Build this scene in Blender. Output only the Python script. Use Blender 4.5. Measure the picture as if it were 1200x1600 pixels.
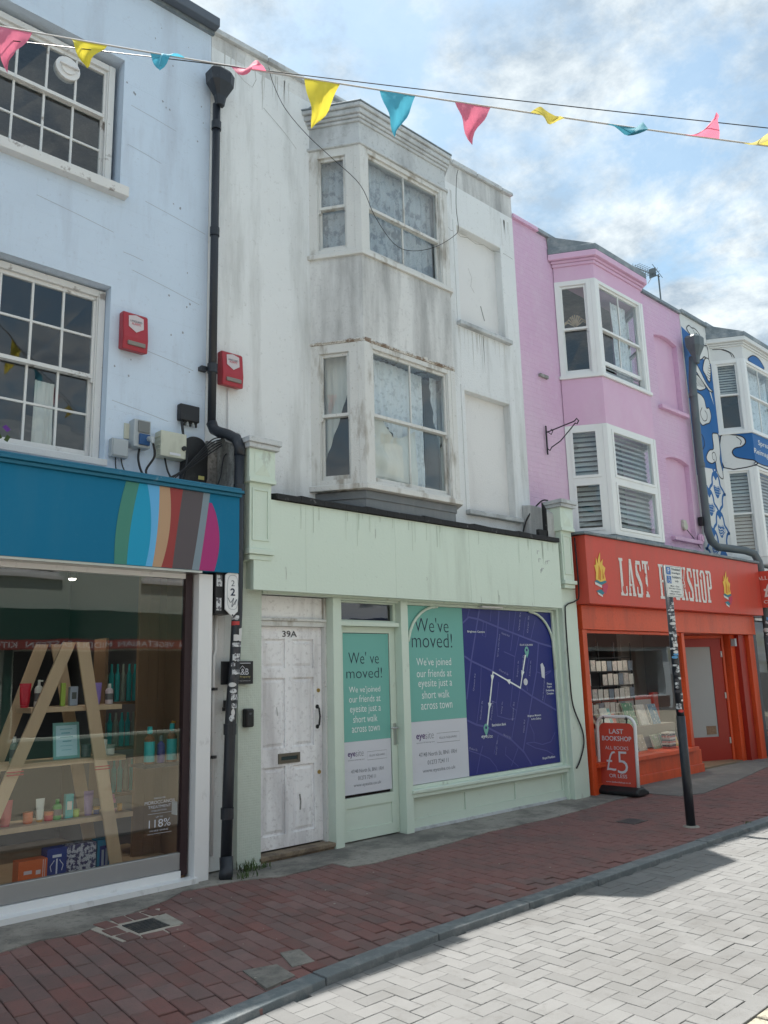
import bpy, bmesh, math, random
from mathutils import Vector, Matrix, noise
random.seed(7)
for o in list(bpy.data.objects):
    bpy.data.objects.remove(o)
SC = bpy.context.scene
COL = SC.collection
R = math.radians

# ---------------------------------------------------------------- camera
cam_data = bpy.data.cameras.new('camera')
cam = bpy.data.objects.new('camera', cam_data)
COL.objects.link(cam)
yaw, pitch, roll = 0.75599735, 0.19848143, -0.02727292
fwd = Vector((math.sin(yaw)*math.cos(pitch), math.cos(yaw)*math.cos(pitch), math.sin(pitch)))
rt = Vector((math.cos(yaw), -math.sin(yaw), 0))
up = rt.cross(fwd)
r2 = rt*math.cos(roll) + up*math.sin(roll)
u2 = -rt*math.sin(roll) + up*math.cos(roll)
CAM = Vector((0, 0, 1.6))
cam.matrix_world = Matrix(((r2.x, u2.x, -fwd.x, CAM.x), (r2.y, u2.y, -fwd.y, CAM.y), (r2.z, u2.z, -fwd.z, CAM.z), (0, 0, 0, 1)))
cam_data.sensor_fit = 'VERTICAL'
cam_data.sensor_height = 24
cam_data.lens = 1266.09/1600*24
cam_data.clip_end = 2000
cam_data.clip_start = 0.05
SC.camera = cam

# ---------------------------------------------------------------- sky with broken cloud
SUN_EL, SUN_AZ = 71.8, math.atan2(-0.20, 2.65)      # azimuth from +y towards +x
world = bpy.data.worlds.new("World")
SC.world = world
world.use_nodes = True
wn, wl = world.node_tree.nodes, world.node_tree.links
wn.clear()
wout = wn.new('ShaderNodeOutputWorld')
bg = wn.new('ShaderNodeBackground')
bg.inputs['Strength'].default_value = 0.15
sky = wn.new('ShaderNodeTexSky')
sky.sky_type = 'NISHITA'
sky.sun_disc = False
sky.sun_elevation = R(SUN_EL)
sky.sun_rotation = SUN_AZ
sky.dust_density = 1.6
tc = wn.new('ShaderNodeTexCoord')
sep = wn.new('ShaderNodeSeparateXYZ')
wl.new(tc.outputs['Generated'], sep.inputs[0])
zc = wn.new('ShaderNodeMath'); zc.operation = 'MAXIMUM'; zc.inputs[1].default_value = 0.0
wl.new(sep.outputs['Z'], zc.inputs[0])
za = wn.new('ShaderNodeMath'); za.operation = 'ADD'; za.inputs[1].default_value = 0.22
wl.new(zc.outputs[0], za.inputs[0])
dv = wn.new('ShaderNodeVectorMath'); dv.operation = 'DIVIDE'
cb = wn.new('ShaderNodeCombineXYZ')
for i in range(3): wl.new(za.outputs[0], cb.inputs[i])
wl.new(tc.outputs['Generated'], dv.inputs[0]); wl.new(cb.outputs[0], dv.inputs[1])
mp = wn.new('ShaderNodeMapping'); mp.inputs['Scale'].default_value = (1.0, 1.0, 0.0)
mp.inputs['Location'].default_value = (3.1, 0.6, 0)
wl.new(dv.outputs[0], mp.inputs[0])
def wnoise(scale, detail, rough, dist, loc=None):
    n = wn.new('ShaderNodeTexNoise')
    n.inputs['Scale'].default_value = scale; n.inputs['Detail'].default_value = detail
    n.inputs['Roughness'].default_value = rough; n.inputs['Distortion'].default_value = dist
    wl.new(mp.outputs[0], n.inputs['Vector'])
    return n
n1 = wnoise(3.4, 11, .63, .15)
cr = wn.new('ShaderNodeValToRGB')
cr.color_ramp.elements[0].position = .40; cr.color_ramp.elements[0].color = (0.12, 0.12, 0.12, 1)
cr.color_ramp.elements[1].position = .56; cr.color_ramp.elements[1].color = (1, 1, 1, 1)
wl.new(n1.outputs['Fac'], cr.inputs[0])
n2 = wnoise(5.2, 11, .66, .1)
cc = wn.new('ShaderNodeValToRGB')
cc.color_ramp.elements[0].position = .38; cc.color_ramp.elements[0].color = (1.5, 1.85, 2.2, 1)
cc.color_ramp.elements[1].position = .60; cc.color_ramp.elements[1].color = (3.1, 3.38, 3.5, 1)
wl.new(n2.outputs['Fac'], cc.inputs[0])
sg = wn.new('ShaderNodeMix'); sg.data_type = 'RGBA'; sg.blend_type = 'MULTIPLY'; sg.inputs[0].default_value = 1
sg.inputs[7].default_value = (.78, .84, .72, 1)
wl.new(sky.outputs[0], sg.inputs[6])
wm = wn.new('ShaderNodeMix'); wm.data_type = 'RGBA'
wl.new(cr.outputs[0], wm.inputs[0]); wl.new(sg.outputs[2], wm.inputs[6]); wl.new(cc.outputs[0], wm.inputs[7])
wl.new(wm.outputs[2], bg.inputs['Color'])
wl.new(bg.outputs[0], wout.inputs['Surface'])

sun_d = bpy.data.lights.new('sun', 'SUN')
sun_d.energy = 4.4; sun_d.angle = R(.5); sun_d.color = (1, .95, .88)
sun = bpy.data.objects.new('sun', sun_d)
COL.objects.link(sun)
sun.location = (0, 10, 30)
sun.rotation_euler = Vector((.20, -2.65, -8.1)).to_track_quat('-Z', 'Y').to_euler()

SC.view_settings.view_transform = 'Standard'
SC.view_settings.look = 'None'
SC.view_settings.exposure = 1.08
SC.view_settings.gamma = 1
SC.view_settings.use_curve_mapping = False

# ---------------------------------------------------------------- materials
MATS = {}
def pbr(name, col, rough=.6, var=.08, scale=2.5, dirt=None, dirt_amt=.0, dirt_scale=2.0, streak=1.0, thr=(.5, .7), bump=0, bscale=60,
        spec=.4, metal=0, bricks=None, wood=False, rnd=0, thr2=None):
    """procedural surface in world metres: broad tint, patchy dirt, fine relief"""
    m = bpy.data.materials.new(name); m.use_nodes = True
    N, L = m.node_tree.nodes, m.node_tree.links
    b = N['Principled BSDF']
    b.inputs['Roughness'].default_value = rough
    b.inputs['Specular IOR Level'].default_value = spec
    b.inputs['Metallic'].default_value = metal
    g = N.new('ShaderNodeNewGeometry')
    def noi(sc, det=4, st=1.0, sx=1.0, off=0.0):
        mpn = N.new('ShaderNodeMapping'); mpn.inputs['Scale'].default_value = (sx, sx, st); mpn.inputs['Location'].default_value = (off, off*.7, off*.3)
        L.new(g.outputs['Position'], mpn.inputs[0])
        n = N.new('ShaderNodeTexNoise'); n.inputs['Scale'].default_value = sc; n.inputs['Detail'].default_value = det
        n.inputs['Roughness'].default_value = .62
        L.new(mpn.outputs[0], n.inputs['Vector'])
        return n
    def mix(fac, a, bb, kind='MIX'):
        x = N.new('ShaderNodeMix'); x.data_type = 'RGBA'; x.blend_type = kind
        for s, v in ((0, fac), (6, a), (7, bb)):
            if isinstance(v, (int, float)): x.inputs[s].default_value = v
            elif isinstance(v, tuple): x.inputs[s].default_value = (*v[:3], 1)
            else: L.new(v, x.inputs[s])
        return x.outputs[2]
    n = noi(scale, 5, .15 if wood else 1.0, 6.0 if wood else 1.0)
    c0 = tuple(max(0, x*(1-var)) for x in col); c1 = tuple(min(1, x*(1+var)) for x in col)
    out = mix(n.outputs['Fac'], c0, c1)
    if rnd:
        oi = N.new('ShaderNodeObjectInfo')
        rr = N.new('ShaderNodeMapRange'); rr.inputs[3].default_value = 1-rnd; rr.inputs[4].default_value = 1+rnd
        L.new(oi.outputs['Random'], rr.inputs[0])
        hs = N.new('ShaderNodeHueSaturation')
        L.new(rr.outputs[0], hs.inputs['Value']); L.new(out, hs.inputs['Color'])
        r3 = N.new('ShaderNodeMath'); r3.operation = 'MULTIPLY'; r3.inputs[1].default_value = 7.31; L.new(oi.outputs['Random'], r3.inputs[0])
        r4 = N.new('ShaderNodeMath'); r4.operation = 'FRACT'; L.new(r3.outputs[0], r4.inputs[0])
        r5 = N.new('ShaderNodeMapRange'); r5.inputs[3].default_value = .78; r5.inputs[4].default_value = 1.12
        L.new(r4.outputs[0], r5.inputs[0]); L.new(r5.outputs[0], hs.inputs['Saturation'])
        out = hs.outputs[0]
    hgt = None
    if dirt is not None:
        for k, (amt, sc_, st_) in enumerate(((dirt_amt, dirt_scale, streak), (dirt_amt*.7, dirt_scale*9, 1.0))):
            d = noi(sc_, 8, st_, off=3.7*(k+1))
            rp = N.new('ShaderNodeValToRGB')
            t = thr if k == 0 else (thr2 or (thr[0]+.08, thr[1]+.02))
            rp.color_ramp.elements[0].position = t[0]; rp.color_ramp.elements[1].position = t[1]
            rp.color_ramp.elements[0].color = (0, 0, 0, 1); rp.color_ramp.elements[1].color = (amt, amt, amt, 1)
            L.new(d.outputs['Fac'], rp.inputs[0])
            out = mix(rp.outputs[0], out, dirt)
    L.new(out, b.inputs['Base Color'])
    if bump:
        bn = noi(bscale, 3)
        bp = N.new('ShaderNodeBump'); bp.inputs['Strength'].default_value = bump; bp.inputs['Distance'].default_value = .01
        h = bn.outputs['Fac']
        if bricks:
            mb = N.new('ShaderNodeCombineXYZ'); sp = N.new('ShaderNodeSeparateXYZ'); L.new(g.outputs['Position'], sp.inputs[0])
            L.new(sp.outputs['X'], mb.inputs[0]); L.new(sp.outputs['Z'], mb.inputs[1])
            bt = N.new('ShaderNodeTexBrick'); bt.inputs['Scale'].default_value = 1
            bt.inputs['Brick Width'].default_value = bricks[0]; bt.inputs['Row Height'].default_value = bricks[1]
            bt.inputs['Mortar Size'].default_value = bricks[2]; bt.inputs['Mortar Smooth'].default_value = .4
            bt.offset = bricks[3]
            L.new(mb.outputs[0], bt.inputs['Vector'])
            ad = N.new('ShaderNodeMath'); ad.operation = 'MULTIPLY_ADD'; ad.inputs[1].default_value = -bricks[4]
            L.new(bt.outputs['Fac'], ad.inputs[0]); L.new(h, ad.inputs[2]); h = ad.outputs[0]
        L.new(h, bp.inputs['Height'])
        L.new(bp.outputs[0], b.inputs['Normal'])
    MATS[name] = m
    return m
def glass(name, tint=(.8, .85, .85), ior=1.62, wob=.0):
    m = bpy.data.materials.new(name); m.use_nodes = True
    N, L = m.node_tree.nodes, m.node_tree.links
    N.clear()
    o = N.new('ShaderNodeOutputMaterial'); t = N.new('ShaderNodeBsdfTransparent'); gl = N.new('ShaderNodeBsdfGlossy')
    gl.inputs['Roughness'].default_value = .01
    t.inputs['Color'].default_value = (*tint, 1)
    fr = N.new('ShaderNodeFresnel'); fr.inputs['IOR'].default_value = ior
    mx = N.new('ShaderNodeMixShader')
    g0 = N.new('ShaderNodeNewGeometry'); iv = N.new('ShaderNodeMath'); iv.operation = 'SUBTRACT'; iv.inputs[0].default_value = 1
    L.new(g0.outputs['Backfacing'], iv.inputs[1]); ml = N.new('ShaderNodeMath'); ml.operation = 'MULTIPLY'
    L.new(fr.outputs[0], ml.inputs[0]); L.new(iv.outputs[0], ml.inputs[1]); L.new(ml.outputs[0], mx.inputs[0]); L.new(t.outputs[0], mx.inputs[1]); L.new(gl.outputs[0], mx.inputs[2])
    if wob:
        g = N.new('ShaderNodeNewGeometry'); n = N.new('ShaderNodeTexNoise'); n.inputs['Scale'].default_value = 2.2; n.inputs['Detail'].default_value = 1
        L.new(g.outputs['Position'], n.inputs['Vector'])
        bp = N.new('ShaderNodeBump'); bp.inputs['Strength'].default_value = wob; bp.inputs['Distance'].default_value = .02
        L.new(n.outputs['Fac'], bp.inputs['Height']); L.new(bp.outputs[0], gl.inputs['Normal'])
    L.new(mx.outputs[0], o.inputs['Surface'])
    MATS[name] = m
    return m

grime = (.16, .15, .14)
M_blue = pbr('pale_blue_paint', (.575, .68, .81), .7, .07, 1.2, (.38, .42, .50), .6, 2.6, .16, (.52, .75), .35, 90, .25, bricks=(1.1, .33, .006, .5, .9))
M_blue_trim = pbr('flaking_white_paint', (.68, .69, .69), .6, .06, 5, (.20, .17, .15), .75, 6, 1, (.60, .66), .4, 90, .3)
M_white = pbr('white_render', (.745, .77, .785), .75, .06, 1.3, (.36, .37, .36), .75, 2.6, .13, (.52, .76), .6, 55, .2)
M_white_dirty = pbr('mouldy_render', (.70, .71, .71), .8, .1, 1.3, (.25, .255, .26), .8, 3.0, .16, (.42, .68), .6, 60, .2, thr2=(.54, .86))
M_white_frieze = pbr('weathered_lead_paint', (.56, .59, .61), .7, .08, 2, (.24, .25, .26), .7, 2.5, .5, (.46, .68), .5, 60, .2)
M_wood_white = pbr('weathered_white_wood', (.66, .67, .66), .6, .07, 4, (.30, .27, .23), .8, 5, .25, (.54, .66), .4, 70, .3)
M_niche = pbr('smooth_white_paint', (.74, .74, .74), .7, .04, 2, (.5, .5, .5), .5, 1.5, .3, (.52, .75), .3, 50, .2)
M_pink = pbr('pink_painted_brick', (.66, .44, .62), .7, .07, 1.1, (.70, .56, .68), .6, 1.0, .5, (.42, .68), .6, 45, .2, bricks=(.225, .075, .008, .5, .8))
M_pink_s = pbr('pink_paint', (.67, .44, .61), .65, .07, 1.4, (.70, .55, .67), .5, 1.5, .5, (.5, .7), .3, 50, .25)
M_mural_white = pbr('mural_white', (.68, .70, .70), .7, .05, 1.5, (.45, .48, .5), .5, 2, .4, (.5, .75), .4, 60, .2)
M_mural_blue = pbr('mural_blue', (.012, .12, .36), .55, .08, 2, bump=.2, bscale=60)
M_ink = pbr('mural_black_line', (.02, .02, .03), .6, .02)
M_upvc = pbr('white_plastic_frame', (.76, .78, .78), .35, .02, 3, (.5, .5, .5), .25, 3, .4, (.55, .75))
M_lead = pbr('grey_lead', (.17, .21, .24), .6, .15, 3, (.35, .38, .40), .7, 4, 1, (.48, .66), .4, 30, .4)
M_greyboard = pbr('grey_board_paint', (.16, .18, .20), .6, .08, 3, (.3, .3, .3), .3, 4, .3, (.5, .7), .2, 60)
M_green = pbr('sage_green_paint', (.64, .74, .65), .5, .04, 1.2, (.33, .38, .32), .5, 2.2, .14, (.54, .72), .15, 40, .35)
M_greenleg = pbr('sage_green_gloss', (.62, .72, .63), .4, .05, 3, (.25, .24, .2), .5, 7, .5, (.62, .72), .15, 60, .4)
M_tar = pbr('black_bitumen', (.022, .023, .025), .7, .2, 6, (.25, .25, .25), .5, 14, 1, (.62, .7), .4, 40, .3)
M_teal = pbr('petrol_blue_sign', (.002, .150, .29), .5, .05, .8, (.03, .18, .30), .4, 3, .15, (.5, .75), spec=.22)
M_tealtrim = pbr('petrol_blue_moulding', (.01, .14, .24), .45, .08, 3, (.4, .45, .5), .4, 9, 1, (.64, .7))
M_red = pbr('coral_red_sign', (.60, .075, .05), .45, .06, .8, (.42, .09, .06), .5, 3, .14, (.46, .7), spec=.35)
M_orange = pbr('orange_red_gloss', (.68, .085, .022), .38, .08, 1.5, (.34, .05, .02), .6, 3, .25, (.46, .7), .2, 30, .5)
M_orange_d = pbr('dark_red_gloss', (.33, .022, .012), .35, .06, 1.5, spec=.5)
M_black = pbr('black_plastic', (.014, .015, .018), .45, .1, 5, (.1, .1, .1), .3, 8, 1, (.6, .7))
M_pipe = pbr('black_iron_paint', (.016, .02, .028), .4, .15, 4, (.12, .12, .12), .5, 8, .5, (.6, .72), .2, 60, .5)
M_gpipe = pbr('grey_plastic_pipe', (.10, .125, .14), .45, .08, 3, (.2, .2, .2), .4, 5, .3, (.55, .7))
M_redbox = pbr('red_alarm_plastic', (.36, .03, .045), .4, .06, 3, (.4, .08, .08), .4, 6, 1, (.55, .7))
M_greybox = pbr('grey_plastic', (.38, .42, .45), .5, .04, 4)
M_creambox = pbr('cream_plastic', (.52, .54, .46), .5, .05, 4, (.3, .3, .25), .4, 6, .4, (.55, .7))
M_white_pl = pbr('white_enamel', (.74, .75, .76), .4, .03, 4, (.3, .3, .3), .4, 9, .5, (.62, .72))
M_steel = pbr('brushed_steel', (.5, .5, .5), .3, .05, 5, metal=1)
M_brass = pbr('brass', (.5, .33, .12), .35, .05, 5, metal=1)
M_door = pbr('whitewashed_door', (.87, .87, .89), .5, .06, 3, (.42, .40, .42), .75, 3, .18, (.46, .68), .3, 40, .3)
M_doorwood = pbr('worn_timber', (.22, .17, .12), .8, .25, 8, (.08, .06, .05), .6, 6, 1, (.5, .6), .5, 40)
M_pine = pbr('pale_pine', (.50, .36, .23), .5, .16, 2.5, wood=True, bump=.1, bscale=40)
M_panelwood = pbr('oak_panel', (.20, .13, .08), .45, .22, 2.0, wood=True)
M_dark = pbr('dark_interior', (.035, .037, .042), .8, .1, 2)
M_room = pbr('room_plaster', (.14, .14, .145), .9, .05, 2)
M_floorw = pbr('shop_floor_board', (.20, .15, .10), .5, .15, 3)
M_curtain = pbr('net_curtain', (.80, .82, .84), .9, .06, 6, (.38, .4, .43), .5, 16, 1, (.52, .62))
M_curtain2 = pbr('cream_curtain', (.80, .78, .72), .9, .05, 3)
M_blind = pbr('white_shutter', (.62, .62, .60), .5, .03, 4)
M_brick = pbr('red_paver', (.195, .102, .094), .75, .16, 5, (.11, .095, .09), .55, 3, 1, (.45, .68), .5, 110, .3, rnd=.12)
M_paver = pbr('pale_grey_paver', (.182, .184, .183), .8, .10, 5, (.125, .123, .118), .6, 1.4, 1, (.50, .72), .6, 130, .25, rnd=.085, thr2=(.56, .68))
M_kerb = pbr('granite_kerb', (.13, .15, .16), .7, .15, 6, (.24, .25, .25), .6, 14, 1, (.48, .62), .6, 120, .3, rnd=.12)
M_bed = pbr('dark_jointing', (.045, .04, .038), .95, .2, 10, bump=.5, bscale=80)
M_bed2 = pbr('grey_jointing_sand', (.14, .135, .13), .95, .2, 10, bump=.5, bscale=80)
M_conc = pbr('worn_concrete', (.31, .29, .26), .85, .14, 2.5, (.09, .088, .085), .75, 2.2, 1, (.44, .66), .8, 90, .25, thr2=(.52, .68))
M_conc_l = pbr('pale_mortar', (.36, .34, .30), .9, .15, 8, (.2, .19, .17), .5, 9, 1, (.5, .65), .8, 90)
M_mortar = pbr('pale_joint_mortar', (.42, .38, .33), .9, .15, 20, bump=.5, bscale=90)
M_slab = pbr('pebbled_slab', (.36, .34, .27), .85, .1, 4, (.16, .15, .12), .8, 30, 1, (.52, .6), .8, 130)
M_ground = pbr('tarmac', (.06, .06, .06), .9, .1, 2, bump=.4, bscale=80)
M_graffiti = pbr('off_white_sticker', (.62, .64, .66), .5, .1, 20, (.1, .1, .12), .9, 30, 1, (.5, .54))
M_mosaic = pbr('pale_mosaic_tile', (.56, .63, .56), .35, .06, 12, (.35, .36, .30), .5, 3, .4, (.56, .74), .5, 20, .5, bricks=(.021, .021, .0022, 0.0, 2.0))
M_weed = pbr('weed_green', (.06, .10, .03), .8, .3, 9)
M_stain = pbr('stained_masonry', (.40, .40, .39), .9, .2, 3, (.08, .08, .075), .8, 3, .4, (.42, .62), .8, 40)
M_rust = pbr('rotten_wood', (.20, .12, .07), .95, .4, 14, (.06, .05, .045), .8, 14, 1, (.45, .58), .8, 40)
M_rope = pbr('pale_cord', (.5, .5, .5), .8, .05)
def flat(name, col, rough=.5, rnd=0):
    return pbr(name, col, rough, .02, 4, rnd=rnd)
G_pane = glass('window_glass', (.92, .95, .96), 1.95, wob=.12)
G_shop = glass('shop_glass', (.95, .97, .97), 1.95, wob=.03)
G_white = flat('frosted_pane', (.35, .36, .36), .25)
# ---------------------------------------------------------------- mesh building
class Face:
    """a vertical plane: u metres along it, z up, d metres out of it towards the street"""
    def __init__(s, p0, p1):
        s.o = Vector((p0[0], p0[1], 0)); v = Vector((p1[0]-p0[0], p1[1]-p0[1], 0)); s.len = v.length
        s.u = v.normalized(); s.n = Vector((s.u.y, -s.u.x, 0))
    def P(s, u, z, d=0):
        return s.o + s.u*u + s.n*d + Vector((0, 0, z))
class MB:
    def __init__(s): s.v = []; s.f = []
    def add(s, vs, fs):
        n = len(s.v); s.v += [Vector(v) for v in vs]; s.f += [tuple(i+n for i in f) for f in fs]; return s
    def hexa(s, p):
        return s.add(p, [(0, 3, 2, 1), (4, 5, 6, 7), (0, 1, 5, 4), (1, 2, 6, 5), (2, 3, 7, 6), (3, 0, 4, 7)])
    def box(s, x0, x1, y0, y1, z0, z1):
        return s.hexa([(x0, y0, z0), (x1, y0, z0), (x1, y1, z0), (x0, y1, z0), (x0, y0, z1), (x1, y0, z1), (x1, y1, z1), (x0, y1, z1)])
    def fbox(s, F, u0, u1, z0, z1, d0, d1):
        a, b = max(d0, d1), min(d0, d1)
        return s.hexa([F.P(u0, z0, a), F.P(u1, z0, a), F.P(u1, z0, b), F.P(u0, z0, b), F.P(u0, z1, a), F.P(u1, z1, a), F.P(u1, z1, b), F.P(u0, z1, b)])
    def fpoly(s, F, pts, d, t=.002):
        """outline in the plane, t thick, its face at d"""
        ar = sum(pts[i][0]*pts[(i+1) % len(pts)][1]-pts[(i+1) % len(pts)][0]*pts[i][1] for i in range(len(pts)))
        if ar < 0: pts = pts[::-1]
        n = len(pts)
        vs = [F.P(u, z, d) for u, z in pts] + [F.P(u, z, d-t) for u, z in pts]
        return s.add(vs, [tuple(range(n)), tuple(range(2*n-1, n-1, -1))] + [(i, i+n, (i+1) % n+n, (i+1) % n) for i in range(n)])
    def strip(s, F, pts, w, d, closed=False, t=.0015):
        """a painted line of width w"""
        q = [Vector((p[0], p[1])) for p in pts]
        n = len(q)
        L, Rr = [], []
        for i in range(n):
            a = q[(i-1) % n] if (closed or i > 0) else q[i]
            b = q[(i+1) % n] if (closed or i < n-1) else q[i]
            t_ = (b-a)
            if t_.length < 1e-9: t_ = Vector((1, 0))
            t_.normalize(); nn = Vector((-t_.y, t_.x))*w/2
            L.append(q[i]+nn); Rr.append(q[i]-nn)
        k = n if closed else n-1
        vs = [F.P(p.x, p.y, d) for p in L] + [F.P(p.x, p.y, d) for p in Rr]
        return s.add(vs, [(i, i+n, (i+1) % n+n, (i+1) % n) for i in range(k)])
    def extr(s, poly, z0, z1):
        """horizontal outline (x,y) raised from z0 to z1"""
        ar = sum(poly[i][0]*poly[(i+1) % len(poly)][1]-poly[(i+1) % len(poly)][0]*poly[i][1] for i in range(len(poly)))
        if ar < 0: poly = poly[::-1]
        n = len(poly)
        return s.add([(x, y, z0) for x, y in poly] + [(x, y, z1) for x, y in poly],
                     [tuple(range(n-1, -1, -1)), tuple(range(n, 2*n))] + [(i, (i+1) % n, (i+1) % n+n, i+n) for i in range(n)])
    def tube(s, path, r, k=8, caps=True):
        path = [Vector(p) for p in path]
        rs = r if isinstance(r, (list, tuple)) else [r]*len(path)
        n0 = len(s.v); prev = None
        for i, p in enumerate(path):
            t = (path[min(i+1, len(path)-1)]-path[max(i-1, 0)]).normalized()
            if prev is None:
                a = Vector((0, 0, 1)) if abs(t.z) < .9 else Vector((1, 0, 0))
                x = t.cross(a).normalized()
            else:
                x = (prev - t*prev.dot(t)).normalized()
            prev = x; y = t.cross(x)
            for j in range(k):
                an = 2*math.pi*j/k
                s.v.append(p + (x*math.cos(an)+y*math.sin(an))*rs[i])
        for i in range(len(path)-1):
            for j in range(k):
                a = n0+i*k+j; b = n0+i*k+(j+1) % k
                s.f.append((a, b, b+k, a+k))
        if caps:
            s.f.append(tuple(n0+j for j in range(k-1, -1, -1)))
            s.f.append(tuple(n0+(len(path)-1)*k+j for j in range(k)))
        return s
    def lathe(s, c, prof, k=12):
        """profile [(r, z)] turned about a vertical axis through c"""
        n0 = len(s.v)
        for r, z in prof:
            for j in range(k):
                an = 2*math.pi*j/k
                s.v.append(Vector((c[0]+r*math.cos(an), c[1]+r*math.sin(an), c[2]+z)))
        for i in range(len(prof)-1):
            for j in range(k):
                a = n0+i*k+j; b = n0+i*k+(j+1) % k
                s.f.append((a, b, b+k, a+k))
        s.f.append(tuple(n0+j for j in range(k-1, -1, -1)))
        s.f.append(tuple(n0+(len(prof)-1)*k+j for j in range(k)))
        return s
    def disc(s, F, u, z, r, d0, d1, k=14):
        pts = [(u+r*math.cos(2*math.pi*i/k), z+r*math.sin(2*math.pi*i/k)) for i in range(k)]
        return s.fpoly(F, pts, max(d0, d1), abs(d1-d0))
def link(name, mb, m, parent=None, smooth=False, bevel=0, loc=None):
    me = bpy.data.meshes.new(name)
    if parent is not None:
        o_ = Vector(parent['_o']); 
    else:
        if loc is None:
            xs = [v.x for v in mb.v]; ys = [v.y for v in mb.v]; zs = [v.z for v in mb.v]
            loc = ((min(xs)+max(xs))/2, (min(ys)+max(ys))/2, min(zs))
        o_ = Vector(loc)
    me.from_pydata([v-o_ for v in mb.v], [], mb.f)
    me.materials.append(m)
    if smooth:
        me.shade_smooth()
    me.update()
    o = bpy.data.objects.new(name, me); COL.objects.link(o)
    o['_o'] = tuple(o_)
    if parent is not None: o.parent = parent
    else: o.location = o_
    if bevel:
        b = o.modifiers.new('bevel', 'BEVEL'); b.width = bevel; b.segments = 2; b.limit_method = 'ANGLE'; b.angle_limit = R(40)
    return o
def thing(name, label, cat, loc, group=None):
    o = bpy.data.objects.new(name, None); COL.objects.link(o); o.location = loc; o.empty_display_size = .1
    o['_o'] = tuple(loc); o['label'] = label; o['category'] = cat
    if group: o['group'] = group
    return o
def part(name, mb, m, parent, label=None, stuff=False, **k):
    o = link(name, mb, m, parent, **k)
    if label: o['label'] = label
    if stuff: o['kind'] = 'stuff'
    return o
def solo(name, mb, m, label, cat, group=None, **k):
    o = link(name, mb, m, None, **k); o['label'] = label; o['category'] = cat
    if group: o['group'] = group
    return o
def struct(name, mb, m, **k):
    o = link(name, mb, m, None, **k); o['kind'] = 'structure'; return o
def spline(pts, closed=False, n=5):
    q = [Vector((*p, 0)[:3]) if len(p) == 2 else Vector(p) for p in pts]
    out = []; N = len(q)
    rng = N if closed else N-1
    for i in range(rng):
        p0 = q[(i-1) % N] if closed or i > 0 else q[0]
        p1 = q[i]; p2 = q[(i+1) % N]; p3 = q[(i+2) % N] if closed or i+2 < N else q[-1]
        for j in range(n):
            t = j/n
            v = .5*((2*p1)+(-p0+p2)*t+(2*p0-5*p1+4*p2-p3)*t*t+(-p0+3*p1-3*p2+p3)*t*t*t)
            out.append(v)
    if not closed: out.append(q[-1])
    return [(v.x, v.y) for v in out] if len(pts[0]) == 2 else out
def text_mb(s, F, u0, u1, z0, z1, d, thin=0.0, mb=None, shear=0, rot=0):
    """print a word so that it fills the rectangle u0..u1, z0..z1"""
    cu = bpy.data.curves.new('t', 'FONT'); cu.body = s; cu.offset = thin; cu.resolution_u = 3; cu.shear = shear; cu.fill_mode = 'FRONT'
    ob = bpy.data.objects.new('t', cu); COL.objects.link(ob)
    me = bpy.data.meshes.new_from_object(ob)
    bpy.data.objects.remove(ob); bpy.data.curves.remove(cu)
    mb = mb or MB()
    if len(me.vertices):
        xs = [v.co.x for v in me.vertices]; ys = [v.co.y for v in me.vertices]
        a, b, c, e = min(xs), max(xs), min(ys), max(ys)
        def mapv(v):
            u = u0+(v.co.x-a)/(b-a)*(u1-u0); z = z0+(v.co.y-c)/max(1e-6, e-c)*(z1-z0)
            if rot:
                cu_, cz = (u0+u1)/2, (z0+z1)/2; du, dz = u-cu_, z-cz
                u, z = cu_+du*math.cos(rot)-dz*math.sin(rot), cz+du*math.sin(rot)+dz*math.cos(rot)
            return F.P(u, z, d)
        mb.add([mapv(v) for v in me.vertices], [tuple(p.vertices) for p in me.polygons])
    bpy.data.meshes.remove(me)
    return mb
def wall_holes(F, u0, u1, z0, z1, d0, d1, holes):
    """solid wall with rectangular openings and their reveals"""
    us = sorted({u0, u1, *[min(max(h[0], u0), u1) for h in holes], *[min(max(h[1], u0), u1) for h in holes]})
    zs = sorted({z0, z1, *[min(max(h[2], z0), z1) for h in holes], *[min(max(h[3], z0), z1) for h in holes]})
    mb = MB()
    def solid(i, j):
        if i < 0 or j < 0 or i >= len(us)-1 or j >= len(zs)-1: return False
        u = (us[i]+us[i+1])/2; z = (zs[j]+zs[j+1])/2
        return not any(h[0] < u < h[1] and h[2] < z < h[3] for h in holes)
    for i in range(len(us)-1):
        for j in range(len(zs)-1):
            if not solid(i, j): continue
            a, b, c, e = us[i], us[i+1], zs[j], zs[j+1]
            mb.add([F.P(a, c, d0), F.P(b, c, d0), F.P(b, e, d0), F.P(a, e, d0)], [(0, 1, 2, 3)])
            mb.add([F.P(a, c, d1), F.P(b, c, d1), F.P(b, e, d1), F.P(a, e, d1)], [(3, 2, 1, 0)])
            if not solid(i-1, j): mb.add([F.P(a, c, d0), F.P(a, e, d0), F.P(a, e, d1), F.P(a, c, d1)], [(0, 1, 2, 3)])
            if not solid(i+1, j): mb.add([F.P(b, c, d0), F.P(b, c, d1), F.P(b, e, d1), F.P(b, e, d0)], [(0, 1, 2, 3)])
            if not solid(i, j-1): mb.add([F.P(a, c, d0), F.P(a, c, d1), F.P(b, c, d1), F.P(b, c, d0)], [(0, 1, 2, 3)])
            if not solid(i, j+1): mb.add([F.P(a, e, d0), F.P(b, e, d0), F.P(b, e, d1), F.P(a, e, d1)], [(0, 1, 2, 3)])
    return mb
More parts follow.
